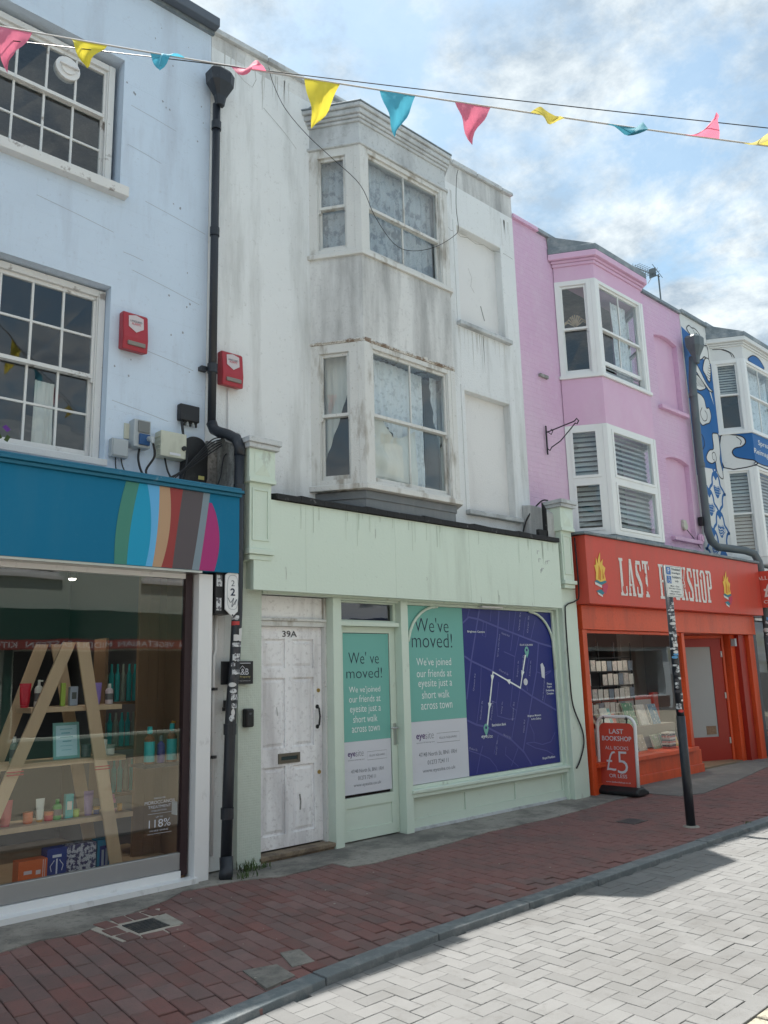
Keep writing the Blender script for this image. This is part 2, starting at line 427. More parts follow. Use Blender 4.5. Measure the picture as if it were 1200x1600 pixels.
def sash_window(house, F, u0, u1, z0, z1, d, cols, rt_, rb, mr, m, fr=.055, st=.04, bar=.018, dep=.11, sill=None, gl=None, open_=0, label=None, g2=None):
    """sliding sash: casing, upper sash, lower sash set back, one pane per light, sill"""
    gl = gl or G_pane
    mb = MB()
    mb.fbox(F, u0, u0+fr, z0, z1, d, d-dep).fbox(F, u1-fr, u1, z0, z1, d, d-dep)
    mb.fbox(F, u0+fr, u1-fr, z1-fr, z1, d-.002, d-dep).fbox(F, u0+fr, u1-fr, z0, z0+fr*.6, d-.002, d-dep)
    # staff beads
    mb.fbox(F, u0+fr, u0+fr+.012, z0+fr*.6, z1-fr, d-.012, d-.03).fbox(F, u1-fr-.012, u1-fr, z0+fr*.6, z1-fr, d-.012, d-.03)
    w = part('window', mb, m, house, label, bevel=.003)
    a, b = u0+fr+.001, u1-fr-.001
    for nm, za, zb, rows, dd, rail_b, rail_t in (('upper_sash', mr-.018, z1-fr-.001, rt_, d-.03, .035, st), ('lower_sash', z0+fr*.6+.001+open_, mr+.018, rb, d-.067, st*1.7, .035)):
        s = MB()
        s.fbox(F, a, a+st, za, zb, dd, dd-.034).fbox(F, b-st, b, za, zb, dd, dd-.034)
        s.fbox(F, a+st, b-st, za, za+rail_b, dd-.001, dd-.033).fbox(F, a+st, b-st, zb-rail_t, zb, dd-.001, dd-.033)
        ga, gb, gc, ge = a+st, b-st, za+rail_b, zb-rail_t
        if nm == 'upper_sash':      # horns
            s.fbox(F, a, a+st*.8, za-.04, za-.001, dd-.002, dd-.03).fbox(F, b-st*.8, b, za-.04, za-.001, dd-.002, dd-.03)
        for i in range(1, cols):
            x = ga+(gb-ga)*i/cols; s.fbox(F, x-bar/2, x+bar/2, gc, ge, dd-.004, dd-.028)
        for j in range(1, rows):
            z = gc+(ge-gc)*j/rows; s.fbox(F, ga, gb, z-bar/2, z+bar/2, dd-.006, dd-.027)
        part('sash', s, m, w, bevel=.002)
        for i in range(cols):
            for j in range(rows):
                x0 = ga+(gb-ga)*i/cols; x1 = ga+(gb-ga)*(i+1)/cols; y0 = gc+(ge-gc)*j/rows; y1 = gc+(ge-gc)*(j+1)/rows
                j1, j2 = random.uniform(-.0012, .0012), random.uniform(-.0012, .0012)
                q = MB(); D = dd-.018
                q.add([F.P(x0, y0, D+j1), F.P(x1, y0, D-j1), F.P(x1, y1, D+j2), F.P(x0, y1, D-j2), F.P(x0, y0, D-.003+j1), F.P(x1, y0, D-.003-j1), F.P(x1, y1, D-.003+j2), F.P(x0, y1, D-.003-j2)],
                      [(0, 1, 2, 3), (7, 6, 5, 4)])
                part('pane', q, gl, w)
    if sill:
        part('sill', MB().fbox(F, u0-sill[0], u1+sill[1], z0-sill[2], z0-.001, d+sill[3], d-dep), m, w, bevel=.004)
    return w
def curtain(w, F, u0, u1, top, bot, d, m, folds=9, amp=.02, nu=48, nz=14, seed=0):
    """hanging cloth; bot(u) gives its lower edge, top a number"""
    mb = MB(); vs = []
    for i in range(nu+1):
        s = i/nu; u = u0+(u1-u0)*s; zb = bot(s) if callable(bot) else bot
        for j in range(nz+1):
            t = j/nz; z = top+(zb-top)*t
            ph = noise.noise(Vector((s*3+seed, t*.8, seed)))*2.0
            vs.append(F.P(u, z, d+amp*(.55+.45*t)*math.sin(folds*2*math.pi*s+ph*2)+.012*noise.noise(Vector((u*9, z*5, seed)))))
    fs = [(i*(nz+1)+j, (i+1)*(nz+1)+j, (i+1)*(nz+1)+j+1, i*(nz+1)+j+1) for i in range(nu) for j in range(nz)]
    mb.add(vs, fs)
    return part('curtain', mb, m, w, smooth=True)
def slats(w, F, u0, u1, z0, z1, d, n, m, tilt=.5):
    base = None
    for i in range(n):
        z = z0+(z1-z0)*(i+.5)/n; h = (z1-z0)/n
        mb = MB(); t = h*.42
        mb.add([F.P(u0, z-t, d), F.P(u1, z-t, d), F.P(u1, z+t, d-h*tilt), F.P(u0, z+t, d-h*tilt), F.P(u0, z-t+.004, d-.006), F.P(u1, z-t+.004, d-.006), F.P(u1, z+t, d-h*tilt-.008), F.P(u0, z+t, d-h*tilt-.008)],
               [(0, 1, 2, 3), (7, 6, 5, 4), (0, 4, 5, 1), (3, 2, 6, 7)])
        part('slat', mb, m, w)
FW = Face((0, 6.6), (1, 6.6))            # the upper walls of the terrace; u equals world x
def FY(y): return Face((0, y), (1, y))
def shell(house, x0, x1, y0, ytop, mwall, mroom=None, shop_h=2.9):
    """what stands behind the front: party walls, back wall, floors and roof"""
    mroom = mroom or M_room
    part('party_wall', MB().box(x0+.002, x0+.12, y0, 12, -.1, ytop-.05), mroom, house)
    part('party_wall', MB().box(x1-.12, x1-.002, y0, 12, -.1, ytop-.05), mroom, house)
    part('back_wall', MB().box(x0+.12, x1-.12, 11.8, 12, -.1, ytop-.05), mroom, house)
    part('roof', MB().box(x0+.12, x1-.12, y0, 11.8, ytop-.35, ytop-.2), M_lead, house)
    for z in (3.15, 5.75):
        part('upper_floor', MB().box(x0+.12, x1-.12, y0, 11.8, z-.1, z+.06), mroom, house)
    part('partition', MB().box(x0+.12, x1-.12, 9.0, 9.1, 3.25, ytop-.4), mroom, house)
# ================================================================ THE SETTING
struct('ground', MB().box(-150, 200, -150, 200, -.6, -.2), M_ground, loc=(0, 0, -.6))
def kerb_y(x):
    if x > 3.5: return 3.80
    return 3.80 - (3.5-x)*.125 - max(0, 2.2-x)*.02
road = struct('road', MB().box(-14, 30, -5.0, 6.0, -.199, -.060), M_bed2, loc=(8, 2, -.199))
pavement = struct('pavement', MB().extr([(-14, kerb_y(-14)+.1), (0, kerb_y(0)+.1), (3.5, 3.9), (30, 3.9), (30, 6.9), (-14, 6.9)], -.198, -.018), M_bed, loc=(8, 5.2, -.198))

def cam_px(p):
    d = Vector(p)-CAM; z = d.dot(fwd)
    if z < .3: return None
    return 600+1266.09*d.dot(r2)/z, 800-1266.09*d.dot(u2)/z, z
def in_view(p, m=25):
    q = cam_px(p)
    return q is not None and -m < q[0] < 1200+m and -m < q[1] < 1600+m
def block_mesh(name, lx, ly, h, seed, bev=.004):
    rd = random.Random(seed); mb = MB(); j = lambda a: rd.uniform(-a, a)
    c = [(-lx/2+j(.0015), -ly/2+j(.0015)), (lx/2+j(.0015), -ly/2+j(.0015)), (lx/2+j(.0015), ly/2+j(.0015)), (-lx/2+j(.0015), ly/2+j(.0015))]
    lo = [(x, y, -h) for x, y in c]; mid = [(x, y, -bev) for x, y in c]
    tp = [(x-math.copysign(bev, x), y-math.copysign(bev, y), j(.0012)) for x, y in c]
    mb.add(lo+mid+tp, [(0, 1, 5, 4), (1, 2, 6, 5), (2, 3, 7, 6), (3, 0, 4, 7), (4, 5, 9, 8), (5, 6, 10, 9), (6, 7, 11, 10), (7, 4, 8, 11), (8, 9, 10, 11)])
    me = bpy.data.meshes.new(name); me.from_pydata([tuple(v) for v in mb.v], [], mb.f); me.update()
    return me
def lay(name, meshes, places, parent, mat, stuff_name, limit=290):
    """places: (x, y, z, rz, tilt); the ones that show largest become bricks of their own, the rest one joined part"""
    for me in meshes: me.materials.append(mat)
    vis = []; rest = []
    for p in places:
        if in_view(p[:3]): vis.append(((Vector(p[:3])-CAM).length, p))
        else: rest.append(p)
    vis.sort(key=lambda a: a[0])
    rest += [p for _, p in vis[limit:]]
    po = Vector(parent['_o'])
    for k, (_, p) in enumerate(vis[:limit]):
        o = bpy.data.objects.new(name, meshes[k % len(meshes)]); COL.objects.link(o)
        o.parent = parent; o.location = Vector(p[:3])-po; o.rotation_euler = (p[4], p[5], p[3])
    V, Fc = [], []
    rd = random.Random(3)
    for p in rest:
        me = meshes[rd.randrange(len(meshes))]
        M = Matrix.Translation(Vector(p[:3])-po) @ Matrix.Rotation(p[3], 4, 'Z') @ Matrix.Rotation(p[4], 4, 'X') @ Matrix.Rotation(p[5], 4, 'Y')
        n = len(V)
        V += [tuple(M @ v.co) for v in me.vertices]; Fc += [tuple(i+n for i in f.vertices) for f in me.polygons]
    me = bpy.data.meshes.new(stuff_name); me.from_pydata(V, [], Fc); me.materials.append(mat); me.update()
    # each joined brick keeps a tone of its own
    o = bpy.data.objects.new(stuff_name, me); COL.objects.link(o); o.parent = parent; o['kind'] = 'stuff'

rd = random.Random(11)
# red brick pavers: columns running back to the shops, leaning a little
BW, BL = .112, .222
skip = [(2.70, 2.90, 5.28, 5.48)]
places = []
i = 0
for c in range(-60, 240):
    xb = c*BW - 6.0
    off = (c % 2)*BL/2 + (.03 if (c//7) % 2 else 0)
    yk = kerb_y(xb)+.03
    yy = yk+off-.02
    while yy < 6.35:
        yc = yy+BL/2; x = xb+(yc-3.8)*.11
        yy += BL+.002
        if x < -6 or x > 22: continue
        if any(a-.03 < x < b+.03 and c_-.08 < yc < d_+.08 for a, b, c_, d_ in skip): continue
        places.append((x, yc, rd.uniform(-.0025, .0015)-(.006 if yc < yk+.22 else 0), -.11+rd.uniform(-.008, .008), rd.gauss(0, .007), rd.gauss(0, .007)))
bm_ = [block_mesh('brick', BW-.006, BL-.006, .05, s) for s in range(6)]
lay('brick', bm_, places, pavement, M_brick, 'outlying_bricks')

# cut bricks bedded in pale mortar round the drain cover
M_cover = pbr('cast_iron_cover', (.035, .04, .045), .5, .15, 6, (.12, .11, .1), .5, 12, 1, (.5, .62), bump=.5, bscale=70, spec=.5)
part('mortar_bed', MB().extr([(2.50, 5.66), (2.53, 5.18), (2.66, 5.17), (2.94, 5.10), (2.96, 5.24), (2.94, 5.5), (3.06, 5.70), (2.95, 5.73), (2.72, 5.72)], -.02, .0045), M_mortar, pavement)
bq = [block_mesh('cut_brick', .1, .15, .03, s) for s in range(3)]
for me in bq: me.materials.append(M_brick)
for k, (x, y, r) in enumerate(((2.61, 5.60, .1), (2.585, 5.42, 0), (2.60, 5.245, .05), (2.735, 5.635, -.05), (2.85, 5.63, 0), (2.97, 5.63, .1), (2.735, 5.145, 1.5), (2.905, 5.15, 1.5))):
    o = bpy.data.objects.new('cut_brick', bq[k % 3]); COL.objects.link(o); o.parent = pavement; o.location = Vector((x, y, .011))-Vector(pavement['_o']); o.rotation_euler = (0, 0, r)
part('mortar_patch', MB().extr([(2.90, 5.24), (2.99, 5.24), (3.02, 5.54), (2.91, 5.52)], -.01, .0075), M_conc_l, pavement)
for k, pts in enumerate(([(2.985, 4.02), (3.13, 4.0), (3.20, 4.24), (3.08, 4.27)], [(2.70, 3.86), (2.915, 3.90), (2.95, 4.12), (2.76, 4.18)])):
    part('concrete_patch', MB().extr(pts, -.017, .0045+.001*k), M_conc, pavement)
dc = thing('drain_cover', 'small square dark cast iron cover set among the red pavers', 'drain cover', (2.79, 5.38, .005))
part('frame', MB().box(2.68, 2.90, 5.26, 5.50, -.01, .010), M_cover, dc)
lid = part('lid', MB().box(2.692, 2.888, 5.272, 5.488, -.01, .013), M_cover, dc)
rb = MB()
for k in range(7): rb.box(2.70, 2.88, 5.285+k*.029, 5.297+k*.029, .0125, .0165)
part('rib', rb, M_cover, lid)
dc2 = thing('drain_cover', 'flat rusty cover plate in the pavers near the black sign post', 'drain cover', (8.1, 4.9, .002))
part('plate', MB().box(7.98, 8.25, 4.78, 5.0, -.01, .006), M_cover, dc2)

# kerb stones
x = -8.0; k = 0
while x < 22:
    l = rd.uniform(.86, .96); x1 = x+l
    ya, yb = kerb_y(x), kerb_y(x1)
    t = .004+rd.uniform(-.002, .003)
    mb = MB().hexa([(x+.004, ya, -.16), (x1-.004, yb, -.16), (x1-.004, yb+.135, -.16), (x+.004, ya+.135, -.16), (x+.004, ya+.008, t), (x1-.004, yb+.008, t), (x1-.004, yb+.135, t), (x+.004, ya+.135, t)])
    part('kerb_stone', mb, M_kerb, pavement, bevel=.006)
    x = x1
# grey herringbone pavers of the road
places = []
U = .1025
for a in range(-90, 260):
    for b in range(-40, 62):
        dd = (a-b) % 4
        if dd == 0: cx, cy, rz = (a+1)*U, (b+.5)*U, math.pi/2
        elif dd == 3: cx, cy, rz = (a+.5)*U, (b+1)*U, 0
        else: continue
        if not (-5 < cx < 20): continue
        if cy > kerb_y(cx)+.06 or cy < 1.99: continue
        places.append((cx, cy, -.037+rd.uniform(-.0015, .0015), rz+rd.uniform(-.006, .006), rd.gauss(0, .004), rd.gauss(0, .004)))
# a header course along the far channel
for k in range(-25, 100):
    places.append((k*.2+.1, 1.985, -.0315, math.pi/2+rd.uniform(-.006, .006), 0, 0))
pm = [block_mesh('paver', .0995, .202, .04, 40+s, .002) for s in range(6)]
lay('paver', pm, places, road, M_paver, 'outlying_pavers')
# pebble-faced slabs beyond the channel
x = -5.0
while x < 20:
    l = rd.uniform(.5, .75)
    part('slab', MB().box(x+.004, x+l-.004, 1.45, 1.925, -.12, -.033+rd.uniform(-.003, .003)), M_slab, road, bevel=.006)
    x += l
part('far_pavement', MB().box(-14, 30, -4.9, 1.44, -.15, -.035), M_slab, road)

# concrete apron along the shop fronts (irregular front edge)
apron = MB()
edge = [(-8, 5.6), (1.2, 5.58), (1.9, 5.55), (2.18, 5.62), (2.42, 5.56), (2.83, 5.73), (3.2, 5.86), (3.41, 6.0), (3.93, 5.94), (4.18, 5.80), (4.5, 5.80), (4.77, 5.84), (4.78, 5.62), (5.0, 5.56), (5.8, 5.60), (6.7, 5.70), (7.7, 5.67), (8.6, 5.72), (9.3, 5.80)]
apron.extr(edge+[(9.3, 6.75), (-8, 6.75)], -.03, .006)
part('shop_apron', apron, M_conc, pavement)
part('shop_apron', MB().extr([(9.302, 5.80), (9.98, 5.76), (10.0, 5.33), (10.4, 5.2), (11.8, 5.38), (13.6, 5.7), (15.5, 5.75), (22, 5.75), (22, 6.8), (9.302, 6.8)], -.03, .0085), pbr('dark_worn_asphalt', (.16, .158, .15), .85, .15, 3, (.24, .235, .22), .5, 6, 1, (.5, .65), .7, 100), pavement)

M_chip = pbr('chipped_paint_patch', (.30, .33, .38), .8, .3, 20)
# ================================================================ PALE BLUE HOUSE
blue = thing('terraced_house', 'pale blue painted building with multi-pane sash windows above the petrol blue shop fascia', 'building', (0.4, 6.6, 0))
holes = [(1.62, 2.90, 3.46, 5.12), (1.62, 2.94, 6.05, 7.50), (-1.6, -.3, 3.46, 5.12), (-1.6, -.3, 6.05, 7.50), (-2.9, 3.765, -.1, 2.9)]
part('front_wall', wall_holes(FW, -3.0, 3.884, -.1, 8.33, 0, -.25, holes), M_blue, blue)
shell(blue, -3.0, 3.88, 6.85, 8.3, M_blue)
cp = MB().box(-3, 3.90, 6.56, 6.9, 8.33, 8.40); part('parapet_coping', cp, M_lead, blue)
gt = MB()
for k in range(8): gt.box(-3+k*.864, -3+k*.864+.858, 6.46, 6.559, 8.36, 8.47)
part('gutter', gt, pbr('slate_grey_gutter', (.09, .11, .14), .5, .1, 3, bump=.1), blue, bevel=.01)
for k, (z0, z1, mr, r1, r2_, sl) in enumerate(((3.50, 5.10, 4.28, 2, 2, (.03, .03, .06, .02)), (6.12, 7.45, 6.905, 1, 2, (.05, .10, .10, .09)))):
    for ux in (1.64, -1.58):
        w = sash_window(blue, FW, ux, ux+1.255, z0, z1, -.10, 4, r1, r2_, mr, M_blue_trim, fr=.06, st=.035, bar=.02, sill=None)
        part('sill', MB().fbox(FW, ux-.05, ux+1.255+sl[1], z0-sl[2], z0-.001, sl[3], -.20), M_blue_trim, w, bevel=.006)
        if ux > 0 and z0 < 4:
            curtain(w, FW, ux+.75, ux+.92, 4.2, 3.55, -.32, M_curtain2, 3, .015, 16, 8, 4)
            cr_ = MB(); 
            part('ornament', MB().lathe((2.47, 7.0, 3.55), [(.02, 0), (.05, .05), (.03, .2), (.05, .3), (.01, .42)], 8), M_redbox, w)
        if ux > 0 and z0 > 4:   # extractor hood in the broken pane
            part('extractor_vent', MB().disc(FW, 2.45, 7.22, .115, -.12, -.19, 18).disc(FW, 2.45, 7.22, .07, -.10, -.121, 18).fbox(FW, 2.36, 2.54, 7.21, 7.225, -.07, -.10), M_white_pl, w, bevel=.004)
# shopfront of the blue house
part('fascia_cheek', MB().box(-2.98, 3.70, 6.302, 6.6, 2.5, 3.24), M_white_pl, blue)
SG = FY(6.25)
sw = MB().fbox(SG, -2.9, 3.52, .0, .10, .02, -.05).fbox(SG, -2.9, 3.52, 2.46, 2.53, .0, -.05)
sw.fbox(SG, 1.86, 1.91, 2.18, 2.46, 0, -.05) 
win = part('shop_window', sw, M_white_pl, blue)
part('bottom_rail', MB().fbox(SG, -2.9, 3.54, .105, .235, -.002, -.05), pbr('satin_aluminium', (.42, .43, .44), .35, .04, 3, metal=.6), win, bevel=.004)
for a, b in ((-2.9, -.62), (-.6, 1.62), (1.64, 3.52)):
    part('pane', MB().fbox(SG, a, b, .236, 2.459, -.02, -.026), G_shop, win)
part('frame_post', MB().fbox(SG, 3.522, 3.585, .06, 2.50, .004, -.06), pbr('dark_brown_post', (.035, .018, .022), .5, .1, 4), win)
part('door_jamb', MB().box(3.60, 3.735, 6.16, 6.34, .0, 2.50), M_white_pl, blue, bevel=.004)
bd = MB()
for k in range(3): bd.box(3.738+k*.112, 3.738+k*.112+.110, 6.33, 6.36, 0.02, 2.56)
part('side_boarding', bd, M_wood_white, blue)
part('threshold', MB().box(-2.9, 3.62, 6.12, 6.235, -.01, .045), M_white_pl, blue)
# inside the shop
part('display_floor', MB().box(-2.9, 3.73, 6.31, 7.6, .0, .11), M_pine, blue)
part('shop_floor', MB().box(-2.9, 3.62, 7.61, 11.7, -.1, .02), M_floorw, blue)
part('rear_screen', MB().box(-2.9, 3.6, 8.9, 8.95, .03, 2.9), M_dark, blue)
pw = MB()
for k in range(4): part('oak_board', MB().box(3.47+k*.1, 3.47+k*.1+.098, 6.98+.002*(k % 2), 7.02, .112, 2.9), M_panelwood, blue, bevel=.002)
part('oak_board', MB().box(3.735, 3.755, 6.37, 6.978, .05, 2.9), M_panelwood, blue)
chips = MB(); r5 = random.Random(31)
for k in range(26):
    u_, z_ = r5.uniform(2.95, 3.82), r5.uniform(3.9, 8.1)
    a_ = r5.uniform(0, 3); s_ = r5.uniform(.006, .014)
    chips.fpoly(FW, [(u_+s_*math.cos(a_+j)*r5.uniform(.6, 1.2), z_+s_*r5.uniform(.8, 1.6)*math.sin(a_+j)) for j in (0, 1.2, 2.5, 3.8, 5)], .0012, .0005)
for (ua, za, ub, zb) in ((3.0, 6.62, 3.35, 6.57), (3.02, 7.05, 3.5, 7.0), (3.1, 5.35, 3.8, 5.22), (3.25, 4.6, 3.75, 4.52), (2.95, 4.05, 3.5, 3.96), (3.0, 5.5, 3.2, 5.48), (2.2, 5.75, 2.9, 5.66), (3.2, 6.1, 3.85, 6.0)):
    chips.strip(FW, [(ua, za), ((ua+ub)/2, (za+zb)/2+.004), (ub, zb)], .004, .0012)
part('paint_chips', chips, M_chip, blue, stuff=True)
def shop_lamp(x, y, z, lab, watts):
    l = thing('spotlight', lab, 'light', (x, y, z))
    part('body', MB().lathe((x, y, z), [(.04, 0), (.045, .1), (.02, .3)], 10), M_black, l)
    em = MATS.get('spot_glow')
    if not em:
        em = bpy.data.materials.new('spot_glow'); em.use_nodes = True
        em.node_tree.nodes['Principled BSDF'].inputs['Emission Color'].default_value = (1, .9, .75, 1); em.node_tree.nodes['Principled BSDF'].inputs['Emission Strength'].default_value = 12; MATS['spot_glow'] = em
    part('bulb', MB().lathe((x, y, z-.015), [(.02, 0), (.032, .008), (.03, .013)], 10), em, l)
    ld_ = bpy.data.lights.new('spot_beam', 'SPOT'); ld_.energy = watts; ld_.color = (1, .9, .78); ld_.spot_size = R(110); ld_.spot_blend = .6; ld_.shadow_soft_size = .04
    lo = bpy.data.objects.new('spot_beam', ld_); COL.objects.link(lo); lo.parent = l; lo.location = (0, 0, -.03)
shop_lamp(2.3, 7.6, 2.55, 'lit ceiling spotlight deep inside the left shop', 10)
shop_lamp(3.0, 7.4, 2.55, 'lit ceiling spotlight nearest the oak panelling of the left shop', 8)
shop_lamp(2.2, 6.5, 2.58, 'lit ceiling spotlight just behind the left shop glass', 7)
for k, (x, y) in enumerate(()):
    l = thing('spotlight', ('lit ceiling spotlight deep inside the left shop', 'lit ceiling spotlight nearest the oak panelling of the left shop', 'lit ceiling spotlight at the back of the left shop')[k], 'light', (x, y, 2.55))
    part('body', MB().lathe((x, y, 2.55), [(.04, 0), (.045, .1), (.02, .3)], 10), M_black, l)
    em = MATS.get('spot_glow')
    if not em:
        em = bpy.data.materials.new('spot_glow'); em.use_nodes = True
        em.node_tree.nodes['Principled BSDF'].inputs['Emission Color'].default_value = (1, .9, .75, 1); em.node_tree.nodes['Principled BSDF'].inputs['Emission Strength'].default_value = 12; MATS['spot_glow'] = em
    part('bulb', MB().lathe((x, y, 2.535), [(.02, 0), (.032, .008), (.03, .013)], 10), em, l)

# ================================================================ BAYS
def bay_outline(xl, xa, xb, xr, e, y0=6.6, yf=6.1):
    nl = Face((xl, y0), (xa, yf)).n; nf = Vector((0, -1, 0)); nr = Face((xb, yf), (xr, y0)).n
    ml = (nl+nf)/(1+nl.dot(nf))*e; mr = (nr+nf)/(1+nr.dot(nf))*e
    return [(xl-e/abs(nl.x), y0), (xa+ml.x, yf+ml.y), (xb+mr.x, yf+mr.y), (xr+e/abs(nr.x), y0)]
def bay_block(house, name, g, e, z0, z1, m, bevel=0, back=.0, label=None):
    o = bay_outline(*g, e)
    if back: o = o+[(o[3][0], 6.6+back), (o[0][0], 6.6+back)]
    return part(name, MB().extr(o, z0, z1), m, house, label, bevel=bevel)
def bay_posts(house, g, z0, z1, m, w=.07):
    L, Fr, Rt = Face((g[0], 6.6), (g[1], 6.1)), Face((g[1], 6.1), (g[2], 6.1)), Face((g[2], 6.1), (g[3], 6.6))
    for A, B in ((L, Fr), (Fr, Rt)):
        part('corner_post', MB().fbox(A, A.len-w, A.len+.004, z0, z1, .010, -.11).fbox(B, -.004, w, z0, z1, .0105, -.11), m, house, bevel=.004)
    return L, Fr, Rt

M_peel = pbr('peeling_board', (.62, .61, .58), .8, .1, 5, (.24, .17, .12), .9, 7, 1, (.52, .58), .6, 40, thr2=(.50, .60))
# ================================================================ WHITE HOUSE
white = thing('terraced_house', 'weathered white rendered building with two-storey bay over the sage green shopfront', 'building', (6.45, 6.6, 0))
BX0, BX1 = 3.886, 9.0
niches = [(7.72, 8.66, 3.62, 5.23), (7.72, 8.66, 6.18, 7.60)]
holes = niches+[(5.28, 7.20, 3.3, 8.0), (4.33, 8.95, -.1, 2.9)]
part('front_wall', wall_holes(FW, BX0, BX1, -.1, 8.20, .004, -.25, holes), M_white, white)
shell(white, BX0, BX1, 6.85, 8.2, M_white)
pp = MB().hexa([(BX0, 6.596, 8.20), (BX1, 6.596, 8.20), (BX1, 6.85, 8.20), (BX0, 6.85, 8.20), (BX0, 6.596, 8.36), (BX1, 6.596, 8.55), (BX1, 6.85, 8.55), (BX0, 6.85, 8.36)])
part('parapet', pp, M_white_dirty, white)
x = BX0+.004; k = 0
while x < BX1-.1:
    x1 = min(x+rd.uniform(.5, .75), BX1+.01); za = 8.36+.19*(x-BX0)/(BX1-BX0); zb = 8.36+.19*(x1-BX0)/(BX1-BX0); j = rd.uniform(-.008, .012)
    part('coping_stone', MB().hexa([(x, 6.545+j, za+.001), (x1-.008, 6.545+j, zb+.001), (x1-.008, 6.9, zb+.001), (x, 6.9, za+.001), (x, 6.55, za+.065+j), (x1-.008, 6.55, zb+.065+j), (x1-.008, 6.9, zb+.06), (x, 6.9, za+.06)]), M_white_frieze, white, bevel=.012)
    x = x1
for (a, b, c, e) in niches:
    nb = part('blind_window', MB().fbox(FW, a-.05, b+.05, c-.05, e+.05, -.10, -.16), M_niche, white)
    part('surround', MB().fbox(FW, a-.07, a-.002, c, e+.07, .014, -.09).fbox(FW, b+.002, b+.07, c, e+.07, .014, -.09).fbox(FW, a-.002, b+.002, e+.001, e+.07, .013, -.09), M_white, nb, bevel=.006)
    part('sill', MB().fbox(FW, a-.08, b+.09, c-.06, c+.0, .075, -.10), M_white_frieze, nb, bevel=.01)
G = (5.18, 5.52, 6.97, 7.31)
bay_block(white, 'bay_base', G, -.05, 3.30, 3.505, M_greyboard)
bay_block(white, 'bay_base_board', G, -.035, 3.42, 3.50, M_greyboard)
bay_block(white, 'bay_sill', G, .035, 3.51, 3.57, M_wood_white, .006)
bay_block(white, 'bay_apron', G, .0, 5.165, 6.175, M_white_dirty, .004, label='mould-streaked apron between the bay windows')
bay_block(white, 'bay_string', G, .012, 5.152, 5.180, M_peel, .004, label='rotting drip board with flaking paint')
for A_ in (Face((G[0], 6.6), (G[1], 6.1)), Face((G[1], 6.1), (G[2], 6.1))):
    u_ = 0.01; mb = MB()
    while u_ < A_.len-.03:
        l_ = rd.uniform(.04, .16); l_ = min(l_, A_.len-u_); t_ = rd.uniform(.006, .035) if A_.len > 1 else rd.uniform(.004, .014); o_ = rd.uniform(.014, .034)
        mb.hexa([A_.P(u_, 5.168, o_), A_.P(u_+l_*.97, 5.166, o_*.8), A_.P(u_+l_*.97, 5.165, 0), A_.P(u_, 5.165, 0), A_.P(u_+.01, 5.178+t_*rd.uniform(.4, 1), o_*.7), A_.P(u_+l_*.9, 5.178+t_, o_*.5), A_.P(u_+l_*.9, 5.178+t_, 0), A_.P(u_+.01, 5.178+t_, 0)])
        u_ += l_
    part('rotten_edge', mb, M_peel, white, stuff=True)
bay_block(white, 'bay_sill', G, .035, 6.17, 6.225, M_wood_white, .006)
bay_block(white, 'bay_frieze', G, -.004, 7.55, 7.86, M_white_frieze)
bay_block(white, 'bay_moulding', G, .03, 7.535, 7.57, M_white_frieze, .008)
for e, a, b in ((.02, 7.83, 7.87), (.04, 7.871, 7.91), (.06, 7.911, 7.975), (.085, 7.976, 8.03)):
    bay_block(white, 'bay_cornice', G, e, a, b, M_white_frieze, .01)
bay_block(white, 'bay_roof', G, .092, 8.031, 8.05, M_lead, .006)
o = bay_outline(*G, .05)
part('bay_roof', MB().add([(o[0][0], 6.6, 8.055), (o[1][0], o[1][1], 8.055), (o[2][0], o[2][1], 8.055), (o[3][0], 6.6, 8.055), (o[0][0]+.1, 6.6, 8.17), (o[3][0]-.1, 6.6, 8.17)], [(0, 1, 4), (1, 2, 5, 4), (2, 3, 5), (3, 2, 1, 0), (0, 4, 5, 3)]), M_lead, white)
# broken corner of the drip board, fallen render and cracks
crk = MB()
crk.strip(FW, [(7.33, 7.75), (7.40, 7.68), (7.42, 7.60), (7.52, 7.53), (7.60, 7.48), (7.72, 7.50), (7.80, 7.46), (7.95, 7.50), (8.12, 7.47), (8.30, 7.52), (8.47, 7.49), (8.7, 7.55), (8.95, 7.53)], .007, .0055)
crk.strip(FW, [(4.42, 8.3), (4.45, 8.1), (4.40, 7.98), (4.30, 8.0), (4.12, 8.1)], .006, .0055)
crk.strip(FW, [(4.55, 7.8), (4.72, 7.7), (4.85, 7.62), (5.0, 7.5)], .005, .0055)
crk.strip(FW, [(8.05, 7.12), (8.12, 7.0), (8.09, 6.86), (8.16, 6.78)], .005, -.0985)
crk.strip(FW, [(8.28, 6.62), (8.32, 6.5), (8.35, 6.42)], .02, -.0985)
part('crack', crk, M_stain, white)
rb_ = MB().hexa([FW.P(7.30, 5.14, .03), FW.P(7.42, 5.12, .03), FW.P(7.42, 5.12, 0), FW.P(7.30, 5.12, 0), FW.P(7.32, 5.42, .02), FW.P(7.39, 5.40, .02), FW.P(7.39, 5.40, 0), FW.P(7.32, 5.42, 0)])
part('rotten_corner', rb_, M_rust, white, bevel=.01)
L, Fr, Rt = bay_posts(white, G, 3.571, 5.15, M_wood_white)
bay_posts(white, G, 6.226, 7.535, M_wood_white)
